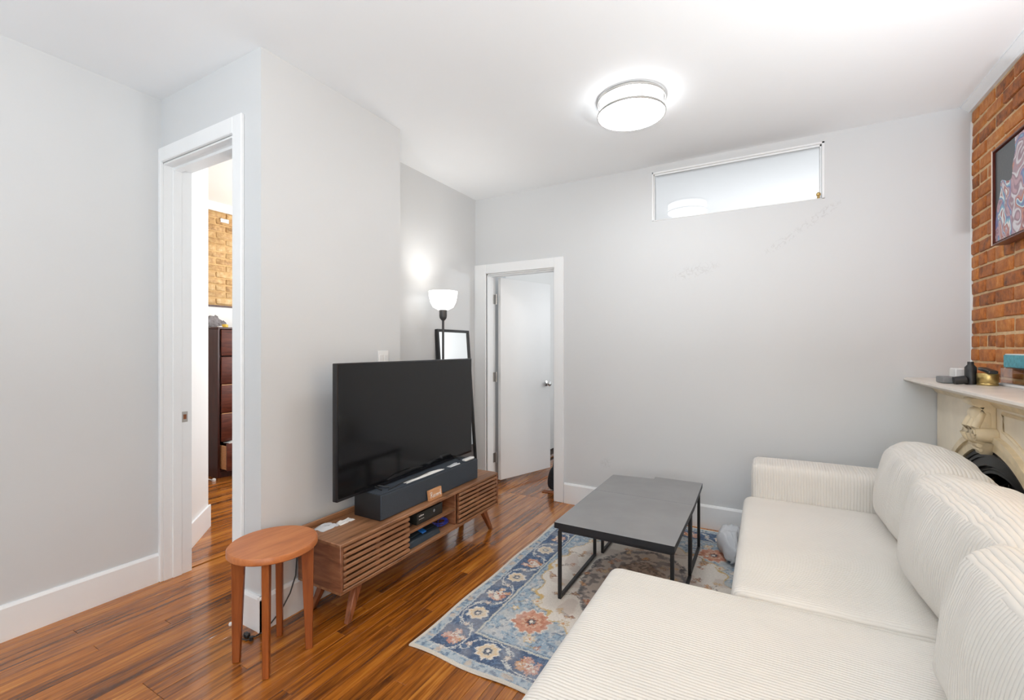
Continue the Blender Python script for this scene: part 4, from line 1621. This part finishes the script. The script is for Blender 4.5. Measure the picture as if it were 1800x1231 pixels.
# mantel shelf with ogee edge
b = nb()
prism(b, [(XR + 0.01, 1.150), (0.760, 1.150), (0.747, 1.145), (0.745, 1.135), (0.755, 1.128), (0.775, 1.122), (0.795, 1.112), (XR + 0.01, 1.112)], 'y', 2.08, FY1 + 0.005)
obj('mantel_shelf', b, M['marble_top'], fp)
b = nb()
prism(b, [(FX + 0.002, 1.113), (FX - 0.045, 1.113), (FX - 0.040, 1.100), (FX - 0.020, 1.085), (FX - 0.010, 1.068), (FX + 0.002, 1.060)], 'y', FY0 + 0.02, FY1)
obj('bed_moulding', b, M['marble_carve'], fp)


def arc_band(bb, r0, r1, x0, x1, n=48, a0=0.0, a1=math.pi):
    po = [(FC + r1 * math.cos(a0 + (a1 - a0) * i / n), ZC + r1 * math.sin(a0 + (a1 - a0) * i / n)) for i in range(n + 1)]
    pi_ = [(FC + r0 * math.cos(a0 + (a1 - a0) * i / n), ZC + r0 * math.sin(a0 + (a1 - a0) * i / n)) for i in range(n + 1)]
    t = nb()
    rows = [[t.verts.new((x, q[0], q[1])) for q in pq] for (x, pq) in ((x1, po), (x0, po), (x0, pi_), (x1, pi_))]
    for k in range(4):
        A, B = rows[k], rows[(k + 1) % 4]
        for i in range(n):
            t.faces.new((A[i], A[i + 1], B[i + 1], B[i]))
    t.faces.new([rw[0] for rw in rows]); t.faces.new([rw[-1] for rw in rows][::-1])
    bmesh.ops.recalc_face_normals(t, faces=t.faces)
    merge(bb, t)
    return bb


b = nb()
arc_band(b, R_IN, R_OUT - 0.018, FX - 0.010, FX + 0.02)
arc_band(b, R_OUT - 0.030, R_OUT, FX - 0.022, FX + 0.02)
arc_band(b, R_IN - 0.001, R_IN + 0.010, FX - 0.006, FX + 0.03)
for sgn in (-1, 1):
    y_ = FC + sgn * (R_IN + R_OUT) / 2
    box(b, FX - 0.022, FX + 0.02, y_ - 0.036, y_ + 0.036, 0.0, ZC + 0.001, 0.002)
obj('arch_moulding', b, M['marble_carve'], fp)
# spandrel panels: raised frame either side of the keystone
for sgn in (-1,):
    b = nb()
    pts_ = []
    yk = FC + sgn * 0.115
    ye = (FY1 - 0.05) if sgn > 0 else (FY0 + 0.05)
    if sgn > 0:
        ye = min(ye, FC + 0.62)
    ztop = 1.045
    pth = [(yk, ztop), (ye, ztop), (ye, 0.55)]
    ra = R_OUT + 0.035
    a_end = math.acos(max(-1, min(1, (abs(ye - FC)) / ra))) if abs(ye - FC) < ra else 0.15
    arc = []
    a_st = math.acos(0.115 / ra)
    for i in range(15):
        a = a_end + (a_st - a_end) * i / 14
        arc.append((FC + sgn * ra * math.cos(a), ZC + ra * math.sin(a)))
    pth = [(yk, ztop), (ye, ztop)] + arc
    tube(b, [(FX, p[0], p[1]) for p in pth], 0.009, 6, closed=True)
    obj('spandrel_panel', b, M['marble_carve'], fp)
# scroll keystone
kb = nb()
kw = 0.048
prof = [(FX, 1.100), (FX - 0.080, 1.100), (FX - 0.088, 1.088), (FX - 0.080, 1.072), (FX - 0.052, 1.058), (FX - 0.044, 1.040), (FX - 0.050, 1.018),
        (FX - 0.060, 0.990), (FX - 0.058, 0.960), (FX - 0.046, 0.930), (FX - 0.030, 0.912), (FX, 0.905)]
prism(kb, prof, 'y', FC - kw, FC + kw, 0.003)
key = obj('keystone', kb, M['marble_carve'], fp)
# acanthus leaf curling over the front
b = nb()
for q_ in range(5):
    oy = (q_ - 2) * 0.023
    w_ = 0.015 if q_ != 2 else 0.017
    e_ = 1.0 - 0.10 * abs(q_ - 2)
    tube(b, [(FX - 0.046, FC + oy, 1.062), (FX - 0.056 * e_, FC + oy, 1.035), (FX - 0.072 * e_, FC + oy * 1.03, 1.005), (FX - 0.088 * e_, FC + oy * 1.06, 0.972),
             (FX - 0.092 * e_, FC + oy * 1.05, 0.944), (FX - 0.082 * e_, FC + oy, 0.918), (FX - 0.060 * e_, FC + oy * .92, 0.902), (FX - 0.036, FC + oy * .85, 0.900)],
         [0.008, 0.012, w_, w_, w_, w_ * .95, 0.012, 0.006], 10)
rbox(b, 0.075, 0.105, 0.15, 0.03, 8, mt=Matrix.Translation((FX - 0.040, FC, 0.985)))
obj('acanthus_leaf', b, M['marble_carve'], key)
for sgn in (-1, 1):
    b = nb()
    lathe(b, [(0, 0.0), (.024, 0.0), (.031, .006), (.032, .016), (.031, .060), (.028, .078), (0, .078)], 0, 0, 24,
          Matrix.Translation((FX + 0.004, FC + sgn * (kw + 0.002), 0.938)) @ R(-90, 'Y'))
    tube(b, [(FX - 0.074 - 0.002, FC + sgn * (kw + 0.002) + rr_ * math.cos(an), 0.938 + rr_ * math.sin(an)) for rr_, an in [(0.024 * (1 - i_ / 30), i_ * 0.42) for i_ in range(27)]], 0.0045, 6)
    obj('scroll', b, M['marble_carve'], key)
b = nb()
hexa(b, [(FX - .046, FC - .026, 0.846), (FX - .006, FC - .026, 0.846), (FX - .006, FC + .026, 0.846), (FX - .046, FC + .026, 0.846)],
     [(FX - .060, FC - .050, 0.904), (FX + .0, FC - .050, 0.904), (FX + .0, FC + .050, 0.904), (FX - .060, FC + .050, 0.904)])
tube(b, [(FX - .056, FC - .05, 0.890), (FX - .056, FC + .05, 0.890)], 0.010, 8)
tube(b, [(FX - .050, FC - .04, 0.868), (FX - .050, FC + .04, 0.868)], 0.008, 8)
obj('drop', b, M['marble_carve'], key)
# iron insert
b = nb()
arc_band(b, 0.545, R_IN, FX + 0.004, FX + 0.06)
arc_band(b, 0.505, 0.560, FX + 0.010, FX + 0.06)
arc_band(b, 0.470, 0.515, FX + 0.028, FX + 0.07)
for sgn in (-1, 1):
    y_ = FC + sgn * 0.53
    box(b, FX + 0.014, FX + 0.06, y_ - 0.060, y_ + 0.060, 0.0, ZC, 0.003)
arch = obj('iron_arch', b, M['iron'], fp)
b = nb()
tube(b, [(FX + 0.006, FC + 0.570 * math.cos(math.pi * i / 48), ZC + 0.570 * math.sin(math.pi * i / 48)) for i in range(49)], 0.011, 8)
tube(b, [(FX + 0.030, FC + 0.492 * math.cos(math.pi * i / 48), ZC + 0.492 * math.sin(math.pi * i / 48)) for i in range(49)], 0.009, 8)
obj('bead', b, M['iron'], arch)
b = nb()
pl = [(FC - 0.50, 0.0), (FC + 0.50, 0.0)] + [(FC + 0.50 * math.cos(math.pi * i / 32), ZC + 0.50 * math.sin(math.pi * i / 32)) for i in range(33)]
prism(b, pl, 'x', FX + 0.115, FX + 0.135)
cover = obj('summer_cover', b, M['soot'], fp)
b = nb()
for rr in (0.44, 0.33, 0.22):
    tube(b, [(FX + 0.110, FC + rr * math.cos(math.pi * i / 40), ZC + rr * math.sin(math.pi * i / 40)) for i in range(41)], 0.008, 6)
for k in range(1, 8):
    a = math.pi * k / 8
    tube(b, [(FX + 0.112, FC + .22 * math.cos(a), ZC + .22 * math.sin(a)), (FX + 0.112, FC + .44 * math.cos(a), ZC + .44 * math.sin(a))], 0.006, 6)
obj('cast_ribs', b, M['iron'], cover)

# ------------------------------------------------------------------ things on the mantel
MZ = 1.150
b = nb()
rbox(b, 0.06, 0.115, 0.034, 0.008, 8, mt=Matrix.Translation((0.815, 3.12, MZ + 0.0175)))
gd = solo('grey_gadget', b, M['plastic_grey'], 'flat grey electronic gadget nearest the left end of the mantel shelf', 'gadget', (0.815, 3.12, MZ))
b = nb()
lathe(b, [(0, 0), (.020, 0), (.020, .045), (.014, .05), (0, .05)], 0, 0, 20, Matrix.Translation((0.838, 3.035, MZ + 0.0205)) @ R(80, 'Y') @ Matrix.Translation((0, 0, -0.02)))
bmesh.ops.translate(b, verts=b.verts, vec=(0, 0, 0))
solo('lens_roll', b, M['plastic_dark'], 'small black cylinder lying on its side between the grey gadget and the dark bottle', 'cylinder', (0.838, 3.035, MZ))
b = nb(); box(b, 0.85, 0.91, 3.13, 3.22, MZ + 0.0005, MZ + 0.075, 0.004)
solo('grey_carton', b, M['paper'], 'small pale carton at the back behind the grey gadget on the mantel', 'carton', (0.88, 3.175, MZ))
b = nb()
lathe(b, [(0, MZ + .0005), (.021, MZ + .0005), (.022, MZ + .01), (.022, MZ + .085), (.012, MZ + .098), (.012, MZ + .112), (0, MZ + .112)], 0.885, 3.055, 24)
solo('dark_bottle', b, M['plastic_dark'], 'upright dark grey bottle on the mantel left of the gold tin', 'bottle', (0.885, 3.055, MZ))
b = nb()
for k, (z0, z1) in enumerate(((.0005, .010), (.012, .058))):
    lathe(b, [(0, MZ + z0), (.037, MZ + z0), (.0385, MZ + z0 + .003), (.0385, MZ + z1 - .003), (.037, MZ + z1), (0, MZ + z1)], 0.935, 3.02, 28)
lathe(b, [(0, MZ + .009), (.035, MZ + .009), (.035, MZ + .013), (0, MZ + .013)], 0.935, 3.02, 28)
tin = solo('gold_tin', b, M['gold'], 'round gold candle tin on the mantel beside the dark bottle', 'tin', (0.935, 3.02, MZ))
b = nb()
rbox(b, 0.035, 0.13, 0.016, 0.006, 8, mt=Matrix.Translation((0.935, 3.02, MZ + 0.0715)) @ R(6, 'X'))
solo('black_stapler', b, M['plastic_dark'], 'long black gadget resting on top of the gold tin', 'gadget', (0.935, 3.02, MZ + 0.058))
# acrylic stand with white base and teal card at the bricks
ac = thing('acrylic_stand', 'clear acrylic display sheet in a white base on the mantel against the bricks', 'display stand', (0.985, 2.93, MZ))
b = nb(); box(b, 0.982, 1.02, 2.60, 3.085, MZ + 0.0005, MZ + 0.012, 0.002); obj('base', b, M['plastic_white'], ac)
b = nb(); box(b, 0.997, 1.001, 2.61, 3.075, MZ + 0.012, MZ + 0.085, 0.001); obj('clear_sheet', b, M['acrylic'], ac)
b = nb(); box(b, 1.030, 1.0435, 2.86, 3.145, 1.235, 1.296, 0.002)
tb = thing('teal_plaque', 'turquoise painted plaque with chipped pale edge fixed to the bricks above the mantel', 'plaque', (1.04, 3.0, 1.235))
obj('face', b, M['teal'], tb)
b = nb()
box(b, 1.036, 1.046, 3.140, 3.150, 1.228, 1.302, 0.002); box(b, 1.036, 1.046, 2.856, 3.150, 1.293, 1.302, 0.002)
obj('pale_edge', b, M['paper'], tb)

# ------------------------------------------------------------------ framed painting
PX = 0.985
PY1, PY0, PZ0, PZ1 = 3.135, 2.62, 1.838, 2.308
pa = thing('framed_painting', 'swirling pink and blue abstract painting in a dark wood float frame on bricks', 'painting', (PX, 2.88, PZ0))
for (nm, y0, y1, z0, z1) in (('frame_stile', PY1 - .008, PY1, PZ0, PZ1), ('frame_stile', PY0, PY0 + .008, PZ0, PZ1), ('frame_rail', PY0, PY1, PZ0, PZ0 + .008), ('frame_rail', PY0, PY1, PZ1 - .008, PZ1)):
    b = nb(); box(b, PX, 1.043, y0, y1, z0, z1, 0.001); obj(nm, b, M['frame_wood'], pa)
for (y0, y1, z0, z1) in ((PY1 - .0075, PY1 - .0005, PZ0, PZ1), (PY0 + .0005, PY0 + .0075, PZ0, PZ1)):
    b = nb(); box(b, PX - .002, PX + .001, y0, y1, z0, z1); obj('frame_edge', b, M['canvas_edge'], pa)
b = nb(); box(b, 1.034, 1.042, PY0 + .006, PY1 - .006, PZ0 + .006, PZ1 - .006); obj('frame_back', b, M['frame_wood'], pa)
g = 0.016
b = nb(); box(b, PX + 0.010, 1.034, PY0 + g, PY1 - g, PZ0 + g, PZ1 - g, 0.001)
cv = obj('canvas', b, M['canvas_edge'], pa)
ay, az = np.meshgrid(np.linspace(0, 1, 200), np.linspace(0, 1, 200), indexing='ij')


def swirl_noise(a, c, seed, f):
    r = np.random.default_rng(seed)
    out = np.zeros_like(a)
    for k in range(6):
        an = r.uniform(0, 6.28)
        fr = f * r.uniform(0.6, 1.6)
        out += np.sin(fr * (a * math.cos(an) + c * math.sin(an)) + r.uniform(0, 6.28))
    return out / 6


wy_ = ay + 0.20 * swirl_noise(ay, az, 1, 8) + 0.06 * swirl_noise(ay, az, 2, 26)
wz_ = az + 0.20 * swirl_noise(ay, az, 3, 8) + 0.06 * swirl_noise(ay, az, 4, 26)
f1 = swirl_noise(wy_, wz_, 5, 16) + 0.35 * swirl_noise(wy_, wz_, 6, 44)
pal = [S(214, 210, 214), S(150, 120, 132), S(186, 150, 160), S(110, 120, 168), S(120, 176, 196), S(226, 224, 222), S(150, 84, 92), S(196, 130, 110), S(168, 140, 150)]
ph = ((f1 * 8.5 + 3 * ay) % len(pal))
ia = np.floor(ph).astype(int) % len(pal)
ib = (ia + 1) % len(pal)
tt_ = np.clip((ph - np.floor(ph) - 0.6) / 0.4, 0, 1)[..., None]
PA = np.array(pal)
ac_ = PA[ia] * (1 - tt_) + PA[ib] * tt_
# the swirls lie on a dark ground that shows at the top-left; ay=0 is the near (right) side
dark = (az + 0.30 * swirl_noise(ay, az, 8, 14)) > (0.98 - 0.62 * np.clip((ay - 0.55) / 0.45, 0, 1) ** 0.8)
ac_[dark] = np.array(S(58, 66, 70))
vv = np.stack([np.full_like(ay, PX + 0.0085), PY0 + g + ay * (PY1 - PY0 - 2 * g), PZ0 + g + az * (PZ1 - PZ0 - 2 * g)], -1).reshape(-1, 3) - np.array([PX, 2.88, PZ0])
id2 = np.arange(200 * 200).reshape(200, 200)
q2 = np.stack([id2[:-1, :-1], id2[:-1, 1:], id2[1:, 1:], id2[1:, :-1]], -1).reshape(-1, 4)
po_ = bpy.data.objects.new('painted_surface', grid_mesh('painted_surface', vv, q2, ac_, M['art']))
COL.objects.link(po_)
po_.parent = cv

# ------------------------------------------------------------------ plastic bag by the sofa
b = nb()
rbox(b, 0.135, 0.36, 0.15, 0.05, 18, (0, 0.0, 0.0), 0.0, 4, Matrix.Translation((-0.206, 3.20, 0.092)))
for v_ in b.verts:
    q = v_.co - Vector((-0.206, 3.20, 0.092))
    f_ = mnoise.noise(Vector((q.x * 22, q.y * 14, q.z * 18))) * 0.022 + abs(mnoise.noise(Vector((q.x * 40 + 5, q.y * 30, q.z * 40)))) * -0.010
    taper = 1.0 - 0.65 * max(0.0, (-q.y) / 0.18) - 0.2 * max(0, q.z / 0.075)
    v_.co = Vector((-0.140 + (q.x - 0.066) * max(0.25, taper), 3.20 + q.y, 0.092 + q.z * (0.55 + 0.45 * max(0.2, taper)) - 0.02 * (1 - max(0.2, taper))))
    if q.z > -0.06:
        v_.co += Vector((min(0, f_), 0, f_))
    v_.co.z = max(v_.co.z, 0.0105)
    v_.co.x = min(v_.co.x, -0.128)
solo('plastic_bag', b, M['film'], 'crumpled white plastic bag on the rug beside the sofa seat', 'plastic bag', (-0.206, 3.20, 0.0105))

# ------------------------------------------------------------------ bedroom: dresser and things on it
dx0, dx1, dy0, dy1, dz = -5.285, -4.85, 2.554, 3.35, 1.545
dr = thing('dresser', 'tall dark mahogany dresser in the bedroom with its lowest drawer pulled open', 'dresser', ((dx0 + dx1) / 2, 2.95, 0))
b = nb()
box(b, dx0, dx1 - 0.012, dy0, dy0 + 0.022, 0.0, dz - .02, 0.002); box(b, dx0, dx1 - 0.012, dy1 - .022, dy1, 0.0, dz - .02, 0.002)
box(b, dx0, dx0 + .015, dy0 + .02, dy1 - .02, 0.05, dz - .02)
box(b, dx0 + .015, dx1 - .03, dy0 + .02, dy1 - .02, 0.06, 0.08)
obj('body', b, M['mahogany_dark'], dr)
b = nb(); box(b, dx0, dx1 - 0.004, dy0 - .006, dy1 + .006, dz - .02, dz, 0.003); obj('top', b, M['mahogany_dark'], dr)
b = nb(); box(b, dx1 - 0.03, dx1 - 0.012, dy0 + .022, dy1 - .022, 0.0, 0.06, 0.002); obj('plinth', b, M['mahogany_dark'], dr)
zz = [0.075, 0.365, 0.66, 0.955, 1.245, 1.525]
for k in range(5):
    z0, z1 = zz[k] + .006, zz[k + 1] - .006
    off = 0.10 if k == 0 else 0.0
    b = nb(); box(b, dx1 - 0.012 + off, dx1 + 0.010 + off, dy0 + .026, dy1 - .026, z0, z1, 0.006, 2)
    d_ = obj('drawer_front', b, M['mahogany'], dr)
    if k in (1, 2):
        b = nb(); box(b, dx1 + 0.0005, dx1 + 0.011, dy0 + .03, dy1 - .03, z1 - 0.001, z1 + 0.006); obj('pull_lip', b, M['sign_wood'], d_)
    if k == 0:
        b = nb()
        box(b, dx0 + .06, dx1 + off - .012, dy0 + .034, dy0 + .046, z0 + .01, z1 - .03); box(b, dx0 + .06, dx1 + off - .012, dy1 - .046, dy1 - .034, z0 + .01, z1 - .03)
        box(b, dx0 + .06, dx1 + off - .012, dy0 + .04, dy1 - .04, z0 + .01, z0 + .02)
        obj('drawer_box', b, M['sign_wood'], d_)
b = nb(); crumple(b, -4.83, 2.86, 0.345, 0.06, 0.22, 0.07, 12, 6.1, 0.004)
solo('white_linen', b, M['paper'], 'white cloth bulging out of the open bottom drawer of the bedroom dresser', 'cloth', (-4.86, 2.86, 0.33))
b = nb(); crumple(b, -5.11, 2.62, dz + .0005, 0.10, 0.115, 0.15, 14, 9.2, 0.004)
solo('grey_bag', b, M['grey_cloth'], 'crumpled grey mesh bag on top of the bedroom dresser', 'bag', (-5.11, 2.62, dz + .0005))
ca = thing('sewing_gadget', 'white and black gadget on the dresser to the right of the grey bag', 'gadget', (-4.98, 2.82, dz))
b = nb()
box(b, -5.03, -4.94, 2.79, 2.87, dz + .0005, dz + .030, 0.004)
tube(b, [(-4.98, 2.80, dz + .02), (-4.98, 2.79, dz + .12), (-4.98, 2.84, dz + .135), (-4.98, 2.865, dz + .06)], 0.016, 8)
obj('shell', b, M['plastic_white'], ca)
b = nb(); box(b, -4.965, -4.938, 2.755, 2.792, dz + .0005, dz + .05, 0.003); box(b, -4.975, -4.955, 2.80, 2.84, dz + .06, dz + .10, 0.003)
obj('dark_panel', b, M['plastic_dark'], ca)
b = nb(); lathe(b, [(0, dz + .0005), (.027, dz + .0005), (.030, dz + .012), (.026, dz + .03), (0, dz + .034)], -4.90, 2.645, 20)
solo('yellow_tape', b, M['yellow'], 'round yellow tape measure at the dresser edge in front of the grey bag', 'tape', (-4.90, 2.645, dz))
b = nb(); box(b, -4.90, -4.87, 2.565, 2.605, dz + .0005, dz + .010, 0.002)
solo('paper_tag', b, M['paper'], 'small white paper bit beside the yellow tape on the dresser edge', 'paper', (-4.88, 2.64, dz))
b = nb()
tube(b, [(-5.0, 2.50, 0.004), (-4.9, 2.49, 0.004), (-4.82, 2.485, 0.006)], 0.004, 6)
lathe(b, [(0, .0005), (.017, .0005), (.017, .02), (.010, .028), (0, .028)], -4.80, 2.485, 12)
solo('white_plug', b, M['plastic_white'], 'white plug and cord lying on the bedroom floor before the dresser', 'plug', (-4.86, 2.488, 0.0))
# peeled white paint patch on the bedroom bricks
b = nb(); crumple(b, 0, 0, 0, 0.022, 0.045, 0.012, 6, 4.4)
bmesh.ops.transform(b, matrix=Matrix.Translation((-5.307, 2.86, 2.76)) @ R(90, 'Y'), verts=b.verts)
obj('plaster_patch', b, M['paper'], wall_bed_brick)

# ------------------------------------------------------------------ back room behind the rear door
bag = thing('black_bag', 'slumped black cloth bag on the floor just behind the rear door opening', 'bag', (-1.735, 3.90, 0))
b = nb()
rbox(b, 0.10, 0.13, 0.22, 0.045, 12, (0.012, 0.012, 0), 0.012, 5, Matrix.Translation((-1.730, 3.90, 0.113)))
for v_ in b.verts:
    k = 1.0 - 0.55 * max(0, (v_.co.z - 0.06) / 0.16) ** 1.4
    v_.co.x = -1.728 + (v_.co.x + 1.730) * k
obj('body', b, M['navy_cloth'], bag)
b = nb(); tube(b, [(-1.735, 3.90, 0.20), (-1.725, 3.90, 0.27), (-1.712, 3.90, 0.30), (-1.70, 3.90, 0.24), (-1.70, 3.9, 0.19)], 0.012, 8); obj('handle', b, M['navy_cloth'], bag)
b = nb(); box(b, -1.80, -1.66, 3.775, 3.84, 0.0005, 0.006, 0.001)
bmesh.ops.transform(b, matrix=Matrix.Translation((-1.73, 3.8, 0)) @ R(8, 'Z') @ Matrix.Translation((1.73, -3.8, 0)), verts=b.verts)
solo('cardboard_sheet', b, M['brown'], 'flat brown cardboard piece on the threshold of the rear door', 'cardboard', (-1.73, 3.8, 0.0))
tbn = thing('bedside_table', 'low white table with brown shelf seen through the rear door gap', 'table', (-1.85, 5.1, 0))
b = nb(); box(b, -2.05, -1.55, 4.92, 5.35, 0.50, 0.53, 0.004); obj('table_top', b, M['plastic_white'], tbn)
b = nb(); box(b, -2.03, -1.57, 4.94, 5.33, 0.22, 0.34, 0.003); obj('shelf', b, M['brown'], tbn)
for (qx, qy) in ((-2.03, 4.94), (-1.57, 4.94), (-2.03, 5.33), (-1.57, 5.33)):
    b = nb(); box(b, qx - .015, qx + .015, qy - .015, qy + .015, 0.0005, 0.502, 0.002); obj('leg', b, M['plastic_white'], tbn)
b = nb(); tube(b, [(-1.86, 5.0, 0.532), (-1.86, 5.0, 0.60), (-1.80, 5.0, 0.62), (-1.74, 5.0, 0.60), (-1.74, 5.0, 0.532)], 0.008, 8)
obj('rail_handle', b, M['chrome'], tbn)
